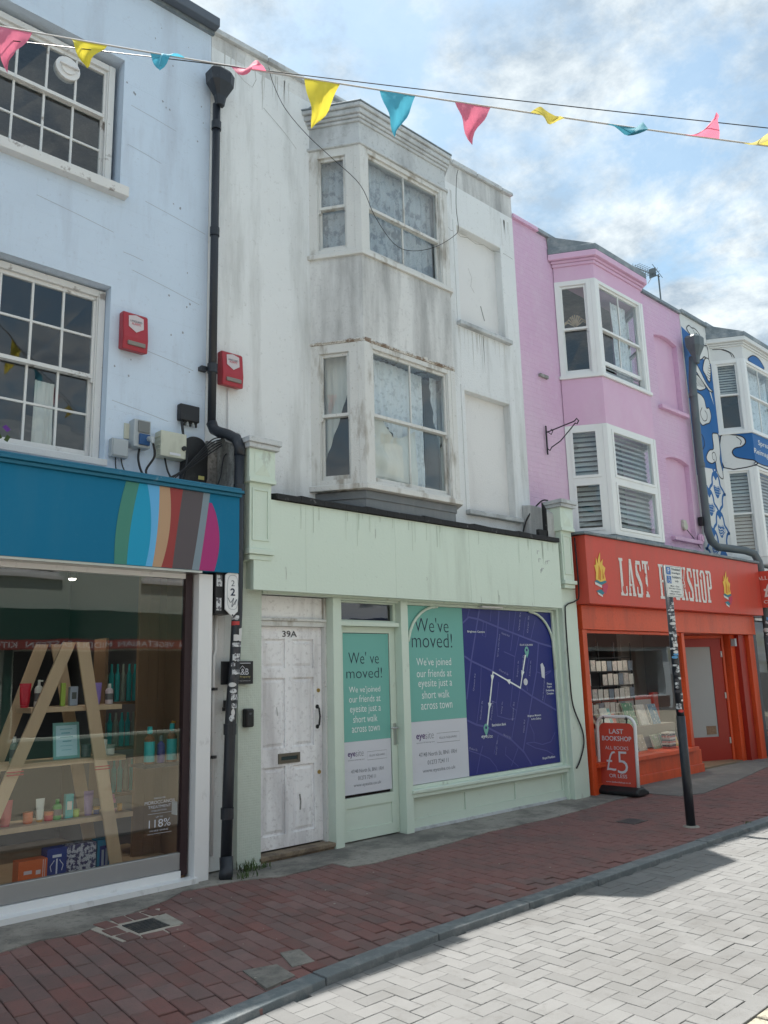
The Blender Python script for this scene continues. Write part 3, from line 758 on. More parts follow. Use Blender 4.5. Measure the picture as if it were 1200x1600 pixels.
for (z0, z1, mr, lo) in ((3.571, 5.15, 4.35, True), (6.226, 7.535, 6.815, False)):
    w1 = sash_window(white, L, .0, L.len-.068, z0, z1, .004, 1, 1, 1, mr, M_wood_white, fr=.10, st=.035)
    w2 = sash_window(white, Fr, .068, Fr.len-.068, z0, z1, .004, 2, 1, 1, mr, M_wood_white, fr=.055, st=.035)
    w3 = sash_window(white, Rt, .068, Rt.len, z0, z1, .004, 1, 1, 1, mr, M_wood_white, fr=.10, st=.035)
    if lo:
        def tie(s): return 5.05-1.15*max(0, 1-s*1.15)**.8
        curtain(w1, L, .10, L.len-.10, 5.08, tie, -.20, M_curtain2, 5, .014, 30, 16, 1)
        def torn(s):
            return 4.25-.10*math.sin(s*9)+(.14 if .45 < s < .50 else 0)-.05*s
        curtain(w2, Fr, .12, .82, 5.08, torn, -.20, M_curtain, 8, .016, 50, 12, 2)
        curtain(w2, Fr, .78, 1.12, 5.08, lambda s: 3.62, -.23, M_curtain, 4, .014, 20, 14, 3)
        # sagging piece that has come off its hooks
        mb = MB(); vs = []; nu, nz = 30, 16
        for i in range(nu+1):
            s = i/nu; u = .17+.72*s
            top = 4.44-.45*math.sin(min(1, s*1.25)*math.pi/2)**2*.75+.42*max(0, s-.45)
            for j in range(nz+1):
                t = j/nz; z = top+(3.60-top)*t
                vs.append(Fr.P(u, z, -.16+.032*math.sin(14*u+9*t*(1-s)*2+2*z)+.012*math.sin(40*u+6*z)+.02*noise.noise(Vector((u*6, z*5, 9)))))
        mb.add(vs, [(i*(nz+1)+j, (i+1)*(nz+1)+j, (i+1)*(nz+1)+j+1, i*(nz+1)+j+1) for i in range(nu) for j in range(nz)])
        part('curtain', mb, M_curtain2, w2, 'cream curtain sagging across the lower pane', smooth=True)
        curtain(w2, Fr, 1.22, 1.34, 5.08, lambda s: 4.35+.6*(1-s)**1.5, -.2, M_curtain, 3, .012, 16, 12, 6)
    else:
        M_lace = pbr('patterned_net', (.50, .53, .57), .9, .06, 6, (.20, .22, .25), .75, 9, .8, (.50, .60))
        curtain(w1, L, .08, L.len-.06, 7.5, 6.24, -.16, M_lace, 5, .010, 30, 8, 7)
        curtain(w2, Fr, .08, Fr.len-.08, 7.5, 6.24, -.17, M_lace, 15, .014, 90, 8, 8)
        curtain(w3, Rt, .08, Rt.len-.06, 7.5, 6.24, -.16, M_lace, 5, .010, 20, 6, 9)
ws = MB(); r7 = random.Random(12)
for (a, b, z_, n_) in ((7.66, 8.74, 6.11, 16), (5.2, 5.25, 6.1, 2), (7.35, 7.65, 8.1, 9), (3.95, 4.9, 8.3, 14), (8.7, 8.98, 8.1, 7)):
    for k in range(n_):
        u_ = r7.uniform(a, b); l_ = r7.uniform(.12, .55); w_ = r7.uniform(.006, .025)
        q = [(u_+r7.uniform(-.004, .004), z_-l_*t/6) for t in range(7)]
        ws.fpoly(FW, [(x_-w_*(1-i/7)*.5, z) for i, (x_, z) in enumerate(q)]+[(x_+w_*(1-i/7)*.5, z) for i, (x_, z) in reversed(list(enumerate(q)))], .0052, .0004)
part('water_stain', ws, pbr('rain_streak', (.60, .61, .60), .8, .1, 6, (.42, .42, .41), .8, 6, .1, (.45, .6)), white, stuff=True)
# --- sage green shopfront (part of the white house)
SF = FY(6.135)
# fascia of upright boards, joints just showing
x = 4.14
for k in range(8):
    w_ = .5985
    part('fascia_board', MB().fbox(SF, x, x+w_-.001, 2.39, 3.245, .0+(.0008 if k % 2 else 0), -.05), M_green, white)
    x += w_
part('fascia_return', MB().box(4.15, 8.92, 6.187, 6.594, 2.405, 3.24), M_greenleg, white)
fc = MB()
for k in range(16):
    a = 4.38+k*.2835; za = 3.272; fc.hexa([(a, 6.10, za-.024), (a+.285, 6.10, za-.024), (a+.285, 6.594, za+.05), (a, 6.594, za+.05), (a, 6.10, za+.035+.012*(k % 3 == 1)), (a+.285, 6.10, za+.035), (a+.285, 6.594, za+.11), (a, 6.594, za+.11)])
part('fascia_capping', fc, M_tar, white, bevel=.006)
fx = MB(); FS = FY(6.134)
for (u_, z0_, z1_) in ((7.30, 2.395, 2.47), (7.62, 2.40, 2.56), (7.64, 2.42, 2.50), (5.65, 3.0, 3.10), (4.5, 2.5, 2.62), (8.28, 2.40, 2.44), (6.4, 2.60, 2.64)):
    fx.strip(FS, [(u_, z0_), (u_+.004, (z0_+z1_)/2), (u_-.002, z1_)], .004, .002)
part('crack', fx, M_stain, white, stuff=True)
fx = MB()
for (u_, z_) in ((8.45, 3.10), (8.47, 3.0), (8.62, 2.98), (8.66, 2.99), (8.52, 2.88), (8.50, 2.86)): fx.fbox(FS, u_, u_+.05, z_, z_+.008, .002, .001).fbox(FS, u_, u_+.008, z_-.04, z_, .002, .001)
part('glue_marks', fx, M_white_frieze, white, stuff=True)
gr = MB(); r6 = random.Random(8)
for k in range(30):
    u_ = r6.uniform(4.4, 8.8); l_ = r6.uniform(.05, .35); gr.strip(FS, [(u_, 3.235), (u_+.003, 3.235-l_*.5), (u_, 3.235-l_)], r6.uniform(.003, .012), .0019)
part('dirt_runs', gr, pbr('dirty_green_run', (.50, .58, .50), .6, .1, 8), white, stuff=True)
# shoulder walls where the shopfronts meet
shl = [(x_, z_) for x_, z_ in ((6.21, 3.28), (6.594, 3.28), (6.594, 3.82), (6.45, 3.80), (6.30, 3.74), (6.21, 3.66))]
def side_slab(x0, x1, prof):
    n = len(prof); mb = MB()
    mb.add([(x0, y, z) for y, z in prof]+[(x1, y, z) for y, z in prof], [tuple(range(n-1, -1, -1)), tuple(range(n, 2*n))]+[(i, (i+1) % n, (i+1) % n+n, i+n) for i in range(n)])
    return mb
part('shoulder_wall', side_slab(8.80, 8.99, shl), M_white_dirty, white, bevel=.01)
part('shoulder_capping', side_slab(8.775, 8.798, [(6.19, 3.33), (6.25, 3.33), (6.25, 3.80), (6.19, 3.70)]).box(8.6, 8.80, 6.19, 6.235, 3.328, 3.41), M_tar, white)
part('shoulder_wall', side_slab(4.005, 4.088, [(6.27, 3.2), (6.594, 3.2), (6.594, 3.86), (6.45, 3.88), (6.33, 3.85), (6.27, 3.80)]), M_stain, white, bevel=.01)
part('stained_upstand', MB().box(3.89, 4.004, 6.565, 6.597, 3.28, 3.84), M_stain, white, bevel=.006)
def corbel(xa, xb, z0, z1, lab):
    c = part('corbel', MB().box(xa+.03, xb-.03, 6.13, 6.35, z0+.1, z1-.10), M_greenleg, white, lab, bevel=.004)
    part('corbel_cap', MB().box(xa-.02, xb+.02, 6.06, 6.36, z1-.10, z1-.055).box(xa-.035, xb+.035, 6.04, 6.36, z1-.054, z1), M_white_frieze, c, bevel=.006)
    part('corbel_block', MB().box(xa+.005, xb-.005, 6.10, 6.35, z1-.38, z1-.101).box(xa, xb, 6.085, 6.35, z1-.42, z1-.381), M_greenleg, c, bevel=.004)
    m1 = (xa+xb)/2; zc_ = z1-.24
    part('diamond', MB().add([(xa+.06, 6.098, zc_-.11), (xb-.06, 6.098, zc_-.11), (xb-.06, 6.098, zc_+.11), (xa+.06, 6.098, zc_+.11), (m1, 6.075, zc_)], [(0, 1, 4), (1, 2, 4), (2, 3, 4), (3, 0, 4)]), M_greenleg, c)
    part('corbel_panel', MB().box(xa+.055, xa+.075, 6.118, 6.135, z0+.18, z1-.47).box(xb-.075, xb-.055, 6.118, 6.135, z0+.18, z1-.47).box(xa+.075, xb-.075, 6.119, 6.135, z1-.49, z1-.47).box(xa+.075, xb-.075, 6.119, 6.135, z0+.18, z0+.2), M_greenleg, c)
    part('corbel_foot', MB().box(xa+.01, xb-.01, 6.10, 6.35, z0+.05, z0+.1).box(xa+.03, xb-.03, 6.125, 6.35, z0+.0, z0+.049), M_greenleg, c, bevel=.006)
corbel(4.06, 4.36, 2.66, 3.80, None)
corbel(8.97, 9.27, 2.66, 3.84, None)
part('tiled_pilaster', MB().box(4.075, 4.32, 6.27, 6.6, -.05, 2.66), M_mosaic, white, 'pier faced in tiny pale green mosaic tiles')
part('pilaster', MB().box(9.0, 9.335, 6.19, 6.6, -.02, 2.66), M_greenleg, white, bevel=.004)
part('shop_lintel', MB().box(4.33, 9.0, 6.26, 6.34, 2.375, 2.404), M_greenleg, white)
# front door
FD = FY(6.40)
dw = part('doorcase', MB().fbox(FD, 4.325, 4.36, .0, 2.374, .03, -.08).fbox(FD, 5.145, 5.262, -.0, 2.374, .03, -.08).fbox(FD, 4.36, 5.145, 2.085, 2.135, .028, -.08).fbox(FD, 4.345, 5.16, 2.135, 2.16, .05, -.08), M_wood_white, white, bevel=.004)
part('transom_panel', MB().fbox(FD, 4.361, 5.144, 2.161, 2.374, -.01, -.05), M_door, dw)
dr = MB()
us = [(4.445, 4.70), (4.785, 5.045)]; zs = [(.19, .79), (.955, 1.60), (1.69, 1.965)]
D0 = FY(6.425)
cells = [(a, b, c, e) for a, b in us for c, e in zs]
door = part('door', wall_holes(D0, 4.362, 5.143, .075, 2.083, 0, -.045, cells), M_door, white, 'battered white six-panel front door numbered 39A', bevel=.0025)
for a, b, c, e in cells:
    mb = MB().fbox(D0, a, b, c, e, -.02, -.035)
    i_, o_ = .045, .0
    v = [D0.P(a+.018, c+.018, -.0195), D0.P(b-.018, c+.018, -.0195), D0.P(b-.018, e-.018, -.0195), D0.P(a+.018, e-.018, -.0195), D0.P(a+i_, c+i_, -.006), D0.P(b-i_, c+i_, -.006), D0.P(b-i_, e-i_, -.006), D0.P(a+i_, e-i_, -.006)]
    mb.add(v, [(0, 1, 5, 4), (1, 2, 6, 5), (2, 3, 7, 6), (3, 0, 4, 7), (4, 5, 6, 7)])
    part('panel', mb, M_door, door)
part('letterbox', wall_holes(D0, 4.615, 4.865, .815, .905, .012, 0, [(4.645, 4.835, .84, .882)]).fbox(D0, 4.645, 4.835, .84, .882, .004, -.002), pbr('tarnished_plate', (.14, .13, .11), .4, .1, 4, metal=.7), door)
part('letter_flap', MB().fbox(D0, 4.65, 4.83, .845, .877, .007, .0035), pbr('dark_green_flap', (.01, .03, .035), .4, .1), door)
part('pull_handle', MB().tube([D0.P(5.085, 1.31, .0), D0.P(5.085, 1.30, .03), D0.P(5.085, 1.22, .045), D0.P(5.085, 1.14, .03), D0.P(5.085, 1.13, .0)], .009, 8).disc(D0, 5.085, 1.315, .02, 0, .006).disc(D0, 5.085, 1.125, .02, 0, .006), M_black, door, smooth=False)
for z in (1.47, .70): part('lock', MB().disc(D0, 5.10, z, .019, 0, .008), M_brass, door)
nm = text_mb('39A', D0, 4.665, 4.84, 1.985, 2.045, .004, .012)
part('numeral', nm, pbr('dark_numeral', (.06, .06, .065), .4, .1), door)
crk = MB().strip(D0, [(4.60, 1.33), (4.612, 1.25)], .006, .001).strip(D0, [(4.87, .52), (4.88, .45), (4.875, .38)], .018, -.0045)
part('scratch', crk, M_stain, door)
st_ = thing('doorstep', 'worn timber step in front of the white front door', 'step', (4.8, 6.33, 0))
part('tread', MB().box(4.30, 5.20, 6.27, 6.43, .025, .062), M_doorwood, st_, bevel=.006)
part('riser', MB().box(4.33, 5.18, 6.29, 6.42, -.01, .024), M_doorwood, st_)
# shop door
GD = FY(6.36)
part('post', MB().box(5.264, 5.285, 6.27, 6.42, .0, 2.374), M_greenleg, white, bevel=.003)
part('post', MB().box(5.17, 5.263, 6.262, 6.38, .0, 2.374), M_greenleg, white, bevel=.003)
part('post', MB().box(6.105, 6.21, 6.255, 6.42, .0, 2.374), M_greenleg, white, bevel=.003)
part('post', MB().box(8.955, 8.999, 6.255, 6.40, .0, 2.374), M_greenleg, white, bevel=.003)
part('transom', MB().box(5.286, 6.104, 6.285, 6.40, 2.10, 2.145).box(5.286, 6.104, 6.285, 6.40, 2.355, 2.374), M_greenleg, white, bevel=.003)
fl = part('fanlight', wall_holes(GD, 5.287, 6.103, 2.146, 2.354, .02, -.03, [(5.32, 6.07, 2.165, 2.34)]), M_greenleg, white)
part('pane', MB().fbox(GD, 5.321, 6.069, 2.166, 2.339, 0, -.005), G_pane, fl)
gdoor = part('shop_door', wall_holes(GD, 5.29, 6.10, .02, 2.098, 0, -.045, [(5.37, 6.02, .42, 2.035), (5.39, 6.0, .12, .325)]), M_greenleg, white, 'sage green shop door with glazed poster panel', bevel=.003)
part('panel', MB().fbox(GD, 5.391, 5.999, .121, .324, -.012, -.03), M_greenleg, gdoor)
part('pane', MB().fbox(GD, 5.371, 6.019, .421, 2.034, -.015, -.021), G_shop, gdoor)
part('handle', MB().fbox(GD, 6.045, 6.085, .885, 1.10, .008, 0).tube([GD.P(6.065, 1.055, .006), GD.P(6.065, 1.055, .05), GD.P(6.05, 1.055, .055), GD.P(5.96, 1.058, .055)], .009, 8), M_steel, gdoor, bevel=.002)
# shop window with arched corners
WF = FY(6.30)
sw = part('shop_window', wall_holes(WF, 6.211, 8.954, .42, 2.374, 0, -.06, [(6.245, 8.915, .455, 2.345)]), M_greenleg, white, bevel=.003)
part('pane', MB().fbox(WF, 6.246, 8.914, .456, 2.344, -.03, -.036), G_shop, sw)
for s_, x0 in ((1, 6.25), (-1, 8.91)):
    pts = [WF.P(x0, 1.62 if s_ < 0 else 1.95, -.004)]+[WF.P(x0+s_*(.48-.48*math.cos(t*math.pi/16)), 2.34-.45+.45*math.sin(t*math.pi/16), -.004) for t in range(1, 9)]
    part('arched_bead', MB().tube(pts, .016, 8), M_greenleg, sw, smooth=True)
part('sill', MB().fbox(WF, 6.19, 9.02, .385, .419, .07, -.05).fbox(WF, 6.20, 8.99, .34, .384, .05, -.05), M_greenleg, sw, bevel=.006)
part('stay', MB().fbox(WF, 7.42, 7.80, 2.352, 2.372, .085, .03), M_white_pl, sw)
RF = FY(6.31)
pans = [(6.26, 7.07, .10, .30), (7.14, 7.96, .10, .30), (8.03, 8.91, .10, .30)]
rs = part('stall_riser', wall_holes(RF, 6.211, 8.954, .0, .339, 0, -.05, [(a, b, .12, .305) for a, b, _, _ in pans]), M_greenleg, white, bevel=.003)
for a, b, _, _ in pans:
    part('panel', MB().fbox(RF, a+.001, b-.001, .121, .304, -.014, -.03), M_greenleg, rs)
part('plinth', MB().fbox(RF, 6.20, 9.0, .002, .035, .02, -.0), M_white_frieze, white)
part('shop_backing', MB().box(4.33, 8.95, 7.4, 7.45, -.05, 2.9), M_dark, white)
# ================================================================ PINK HOUSE
pink = thing('terraced_house', 'pink painted brick building with white bay windows above the orange bookshop', 'building', (11.55, 6.6, 0))
PX0, PX1 = 9.002, 14.14
def arch_niche(house, a, b, c, e, m, sill=True):
    """arched recess: back plate and the spandrels that round its head"""
    nb = part('blind_window', MB().fbox(FW, a-.05, b+.05, c-.05, e+.05, -.10, -.16), m, house)
    r = .07; n = 8
    top = [(a+(b-a)*i/n, e-.004-r*(2*i/n-1)**2) for i in range(n+1)]
    part('arch_head', MB().fpoly(FW, [(a, e)]+top+[(b, e)], -.014, .084), m, nb)
    if sill: part('sill', MB().fbox(FW, a-.08, b+.08, c-.07, c, .07, -.10), m, nb, bevel=.008)
pn_ = [(13.05, 13.90, 3.80, 5.27), (13.05, 13.90, 6.16, 7.58)]
holes = pn_+[(10.08, 12.0, 3.3, 7.8), (9.4, 14.10, -.1, 2.9)]
part('front_wall', wall_holes(FW, PX0, PX1, -.1, 8.22, -.012, -.25, holes), M_pink, pink)
shell(pink, PX0, PX1, 6.85, 8.2, M_pink)
for n_ in pn_: arch_niche(pink, *n_, M_pink_s)
x = PX0
while x < PX1-.05:
    x1 = min(x+.62, PX1); za = 8.22
    part('coping_stone', MB().hexa([(x, 6.56, za), (x1-.006, 6.56, za), (x1-.006, 6.95, za), (x, 6.95, za), (x, 6.57, za+.07), (x1-.006, 6.57, za+.07), (x1-.006, 6.95, za+.09), (x, 6.95, za+.09)]), M_pink_s if x < 9.6 else M_lead, pink, bevel=.006)
    x = x1
part('roof_edge', MB().box(9.75, PX1, 6.70, 7.2, 8.31, 8.40), M_lead, pink)
GP = (9.98, 10.32, 11.74, 12.08)
bay_block(pink, 'bay_apron', GP, 0, 5.17, 5.90, M_pink_s, .004)
bay_block(pink, 'bay_sill', GP, .035, 5.901, 5.955, M_upvc, .006)
bay_block(pink, 'bay_frieze', GP, -.004, 7.50, 7.75, M_pink_s)
for e, a, b in ((.025, 7.74, 7.79), (.05, 7.791, 7.83), (.10, 7.831, 7.93)):
    bay_block(pink, 'bay_cornice', GP, e, a, b, M_pink_s, .01)
bay_block(pink, 'lead_flashing', GP, .10, 7.931, 8.03, M_lead, .01)
o = bay_outline(*GP, .08)
part('bay_roof', MB().add([(o[0][0], 6.6, 8.03), (o[1][0], o[1][1], 8.03), (o[2][0], o[2][1], 8.03), (o[3][0], 6.6, 8.03), (o[0][0]-.02, 6.6, 8.24), (o[3][0], 6.6, 8.24)], [(0, 1, 4), (1, 2, 5, 4), (2, 3, 5), (3, 2, 1, 0), (0, 4, 5, 3)]), M_lead, pink)
bay_block(pink, 'bay_base', GP, .0, 3.38, 3.50, M_lead, .01)
L, Fr, Rt = bay_posts(pink, GP, 5.956, 7.499, M_upvc, .06)
for F_, a, b, cols in ((L, 0, L.len-.058, 1), (Fr, .058, Fr.len-.058, 2), (Rt, .058, Rt.len, 1)):
    w = sash_window(pink, F_, a, b, 5.956, 7.499, .004, cols, 1, 1, 6.72, M_upvc, fr=.075 if cols == 1 else .055, st=.035, open_=.17 if cols == 2 else 0)
    if cols == 2:
        curtain(w, F_, .75, 1.2, 7.4, 6.1, -.2, M_curtain, 5, .014, 24, 8, 12)
        slats(w, F_, .16, 1.28, 5.99, 6.18, -.10, 3, M_greybox)
    else:
        tf = MB()
        for k in range(9):
            an = math.pi*(.1+.8*k/8); tf.strip(F_, [(.28, 6.80), (.28+.12*math.cos(an), 6.83+.17*math.sin(an)), (.28+.2*math.cos(an), 6.78+.15*math.sin(an))], .02, -.16)
        part('dried_plant', tf, M_pine, w)
L, Fr, Rt = bay_posts(pink, GP, 3.501, 5.169, M_upvc, .06)
for F_, a, b in ((L, 0, L.len-.058), (Fr, .058, Fr.len-.058), (Rt, .058, Rt.len)):
    w = part('window', wall_holes(F_, a, b, 3.50, 5.169, .003, -.07, [(a+.07, b-.07, 3.57, 4.29), (a+.07, b-.07, 4.36, 5.10)]), M_upvc, pink, bevel=.003)
    for z0, z1 in ((3.571, 4.289), (4.361, 5.099)):
        s = part('casement', wall_holes(F_, a+.071, b-.071, z0, z1, .012, -.05, [(a+.11, b-.11, z0+.04, z1-.04)]), M_upvc, w, bevel=.003)
        part('pane', MB().fbox(F_, a+.111, b-.111, z0+.041, z1-.041, -.012, -.018), G_pane, w)
    n = 20 if F_ is Fr else 20
    slats(w, F_, a+.08, b-.08, 3.58, 5.09, -.11, n, M_blind, .7)
# bracket without its sign, brick tie, vent and cables
br = thing('wall_bracket', 'empty black scrolled iron sign bracket on the pink wall', 'bracket', (9.46, 6.6, 4.65))
BF = Face((9.48, 6.59), (9.48, 5.9))
part('back_bar', MB().fbox(BF, .0, .012, 4.65, 5.08, .012, -.012), M_black, br)
part('arm', MB().tube([(9.48, 6.58, 4.98), (9.48, 6.1, 5.03), (9.48, 6.06, 5.06), (9.48, 6.03, 5.02), (9.48, 6.06, 4.98), (9.48, 6.09, 5.0)], .009, 6), M_black, br)
part('brace', MB().tube([(9.48, 6.58, 4.74), (9.48, 6.54, 4.70), (9.48, 6.51, 4.74), (9.48, 6.35, 4.80), (9.48, 6.15, 4.95), (9.48, 6.09, 5.0)], .008, 6), M_black, br)
part('scroll', MB().tube([(9.48, 6.56, 4.99), (9.48, 6.50, 4.93), (9.48, 6.46, 4.99), (9.48, 6.50, 5.01)], .007, 6), M_black, br)
solo('rusty_wall_tie', MB().box(9.42, 9.62, 6.57, 6.61, 5.83, 5.875), M_stain, 'short rusty wall tie on the pink brickwork left of the bay', 'wall tie')
tv = thing('television_aerial', 'roof aerial standing on the parapet of the pink building', 'aerial', (13.75, 6.75, 8.3))
part('mast', MB().tube([(13.75, 6.75, 8.28), (13.75, 6.75, 8.98)], .016, 6), M_gpipe, tv)
part('boom', MB().tube([(13.80, 6.75, 8.95), (12.75, 6.75, 8.80)], .010, 6), M_gpipe, tv)
for k in range(9):
    xx = 12.8+k*.09; part('element', MB().tube([(xx, 6.60, 8.81+k*.013), (xx, 6.90, 8.81+k*.013)], .005, 5).tube([(xx, 6.75, 8.75+k*.013), (xx, 6.75, 8.87+k*.013)], .005, 5), M_gpipe, tv)
part('reflector', MB().box(13.52, 13.53, 6.68, 6.82, 8.84, 9.02).tube([(13.6, 6.6, 8.8), (13.55, 6.75, 9.12)], .006, 5).tube([(13.6, 6.9, 8.8), (13.75, 6.75, 9.12)], .006, 5), M_gpipe, tv)

# ---- bookshop front
BF6 = FY(6.0)
sign = thing('shop_sign', 'coral red fascia sign reading LAST BOOKSHOP with burning books at both ends', 'shop sign', (12.1, 6.0, 2.46))
part('board', MB().box(9.36, 14.90, 6.0, 6.26, 2.46, 3.385), M_red, sign, bevel=.004)
lc = MB()
k = 0; x = 9.30
while x < 14.9:
    x1 = min(x+.8, 14.92); lc.hexa([(x, 5.96, 3.388), (x1-.004, 5.96, 3.388), (x1-.004, 6.59, 3.42), (x, 6.59, 3.42), (x, 5.955, 3.425), (x1-.004, 5.955, 3.43), (x1-.004, 6.59, 3.47), (x, 6.59, 3.465)]); x = x1
part('lead_capping', lc, M_lead, sign, bevel=.008)
M_letter = pbr('distressed_white_letter', (.70, .69, .66), .6, .04, 4, (.55, .09, .07), .95, 4, 1, (.60, .62), thr2=(.60, .63))
def glyph(ch):
    """condensed slab letters in a 0..1 box: list of filled outlines"""
    s, t = .30, .075          # stem width, slab thickness
    R_ = lambda x0, x1, y0, y1: [(x0, y0), (x1, y0), (x1, y1), (x0, y1)]
    if ch == 'L': return [R_(.12, .12+s, 0, 1), R_(0, .95, 0, t), R_(0, .55, 1-t, 1), R_(.80, .95, t, .26)]
    if ch == 'A': return [[(.06, t), (.24, t), (.52, .92), (.36, 1)], [(.36, 1), (.64, 1), (.94, t), (.62, t), (.42, .95)], R_(.26, .70, .26, .33), R_(-.02, .34, 0, t), R_(.54, 1.02, 0, t)]
    if ch == 'S': return [R_(.08, .34, .60, .92), R_(.16, .84, .90, 1), R_(.72, .90, .72, .92), [(.08, .66), (.34, .74), (.92, .38), (.92, .28), (.66, .28), (.08, .60)], R_(.64, .92, .08, .34), R_(.14, .84, 0, .10), R_(.08, .24, .06, .28)]
    if ch == 'T': return [R_(.5-s/2, .5+s/2, t, 1-t), R_(0, 1, 1-t-.01, 1), R_(.22, .78, 0, t), R_(0, .12, .76, 1-t), R_(.88, 1, .76, 1-t)]
    if ch == 'B': return [R_(.12, .12+s, 0, 1), R_(0, .75, 0, t), R_(0, .75, 1-t, 1), R_(.3, .75, .48, .55), R_(.64, .90, .58, .95), R_(.66, .94, .06, .50), [(.75, 1), (.90, .95), (.64, .95)], [(.75, 0), (.94, .06), (.66, .06)]]
    if ch == 'O': return [R_(.06, .34, .12, .88), R_(.66, .94, .12, .88), [(.06, .88), (.34, .88), (.42, .93), (.58, .93), (.66, .88), (.94, .88), (.78, 1), (.22, 1)], [(.06, .12), (.22, 0), (.78, 0), (.94, .12), (.66, .12), (.58, .07), (.42, .07), (.34, .12)]]
    if ch == 'K': return [R_(.10, .10+s, 0, 1), R_(0, .5, 0, t), R_(0, .5, 1-t, 1), [(.38, .42), (.78, 1-t), (.90, 1-t), (.56, .50)], [(.44, .54), (.66, .58), (.98, t), (.70, t)], R_(.60, 1.0, 1-t, 1), R_(.62, 1.04, 0, t)]
    if ch == 'H': return [R_(.08, .34, 0, 1), R_(.66, .92, 0, 1), R_(.34, .66, .47, .54), R_(0, .42, 0, t), R_(.58, 1, 0, t), R_(0, .42, 1-t, 1), R_(.58, 1, 1-t, 1)]
    if ch == 'P': return [R_(.12, .12+s, 0, 1), R_(0, .55, 0, t), R_(0, .75, 1-t, 1), R_(.3, .75, .42, .50), R_(.66, .92, .47, .95), [(.75, 1), (.92, .95), (.66, .95)], [(.75, .42), (.92, .47), (.66, .47)]]
def word(s, u0, u1, z0, z1, d, gap=.16):
    n = len(s); w = (u1-u0)/(n+gap*(n-1))
    for k, ch in enumerate(s):
        a = u0+k*w*(1+gap); mb = MB()
        jz = rd.uniform(-.008, .008)
        for j, pl in enumerate(glyph(ch)): mb.fpoly(BF6, [(a+x_*w, z0+jz+y_*(z1-z0)) for x_, y_ in pl], d+.0004*j, .003)
        part('letter', mb, M_letter, sign)
word('LAST', 10.16, 10.98, 2.60, 3.13, .006)
word('BOOKSHOP', 11.26, 12.98, 2.605, 3.125, .006)
M_y = flat('flame_yellow', (.78, .50, .08)); M_bk1 = flat('print_teal', (.03, .20, .26)); M_bk2 = flat('print_rose', (.50, .05, .10)); M_pg = flat('print_page_white', (.68, .66, .62))
for u in (9.66, 13.52):
    e_ = part('emblem', MB().fpoly(BF6, [(u-.15, 2.76), (u+.02, 2.72), (u+.16, 2.77), (u+.0, 2.82)], .006, .003).fpoly(BF6, [(u-.13, 2.63), (u+.02, 2.585), (u+.1, 2.63), (u-.02, 2.66)], .0065, .003), M_bk1, sign)
    part('flames', MB().fpoly(BF6, [(u-.12, 2.79), (u+.0, 2.76), (u+.13, 2.79), (u+.10, 2.88), (u+.14, 2.96), (u+.07, 3.0), (u+.09, 3.08), (u+.02, 3.02), (u+.035, 3.17), (u-.035, 3.06), (u-.03, 3.0), (u-.08, 3.09), (u-.09, 2.99), (u-.13, 2.98), (u-.10, 2.88)], .008, .003), M_y, e_)
    part('flame_cores', MB().fpoly(BF6, [(u-.06, 2.80), (u, 2.78), (u+.02, 2.90), (u-.02, 2.99)], .0105, .002).fpoly(BF6, [(u+.05, 2.80), (u+.09, 2.82), (u+.06, 2.94)], .0105, .002), flat('flame_orange', (.62, .22, .02)), e_)
    part('pages', MB().fpoly(BF6, [(u-.15, 2.755), (u+.02, 2.715), (u+.02, 2.68), (u-.14, 2.72)], .0075, .002).fpoly(BF6, [(u-.10, 2.62), (u+.02, 2.58), (u+.02, 2.555), (u-.09, 2.59)], .0085, .002), M_pg, e_)
    part('rose_book', MB().fpoly(BF6, [(u+.03, 2.71), (u+.17, 2.75), (u+.17, 2.70), (u+.10, 2.60), (u+.03, 2.64)], .0072, .002), M_bk2, e_)
part('frieze_board', MB().box(9.40, 14.86, 6.16, 6.42, 2.13, 2.455), M_orange, pink, bevel=.004)
bpost = lambda x0, x1, y0, y1, z0, z1, m=None, nm='post': part(nm, MB().box(x0, x1, y0, y1, z0, z1), m or M_orange, pink, bevel=.004)
bpost(9.40, 9.50, 6.17, 6.34, 0, 2.128)
BW_ = FY(6.22)
bw = part('shop_window', MB().fbox(BW_, 9.502, 9.56, .40, 2.127, 0, -.06).fbox(BW_, 12.18, 12.27, .40, 2.127, .02, -.08).fbox(BW_, 9.56, 12.18, 2.085, 2.127, 0, -.06).fbox(BW_, 9.502, 12.29, .34, .40, .08, -.1), M_orange, pink, bevel=.005)
part('pane', MB().fbox(BW_, 9.561, 12.179, .401, 2.084, -.02, -.026), G_shop, bw)
rs = part('stall_riser', MB().fbox(BW_, 9.50, 12.50, .0, .339, .0, -.1).fbox(BW_, 9.50, 12.52, .0, .13, .02, .001), M_orange, pink, bevel=.005)
# recessed lobby: return window, door set back at an angle, far cheek
RT = Face((12.27, 6.26), (13.28, 6.88))
rw = part('return_window', MB().fbox(RT, 0, .06, .0, 2.127, 0, -.06).fbox(RT, RT.len-.06, RT.len, .0, 2.127, 0, -.06).fbox(RT, .06, RT.len-.06, 2.07, 2.127, 0, -.05).fbox(RT, .06, RT.len-.06, 0, .42, 0, -.05), M_orange, pink, bevel=.004)
part('pane', MB().fbox(RT, .061, RT.len-.061, .421, 2.069, -.02, -.026), G_shop, rw)
DF = Face((13.28, 6.87), (14.17, 6.46))
bdoor = part('door', wall_holes(DF, .02, .93, .03, 2.07, 0, -.045, [(.18, .70, .42, 1.93)]), M_orange_d, pink, 'dark red glazed bookshop door standing back in its lobby', bevel=.004)
part('pane', MB().fbox(DF, .181, .699, .421, 1.929, -.012, -.02), G_white, bdoor)
part('notice', MB().fbox(DF, .46, .66, .46, .60, -.006, -.0115), pbr('brown_notice', (.25, .16, .10), .6, .5, 30), bdoor)
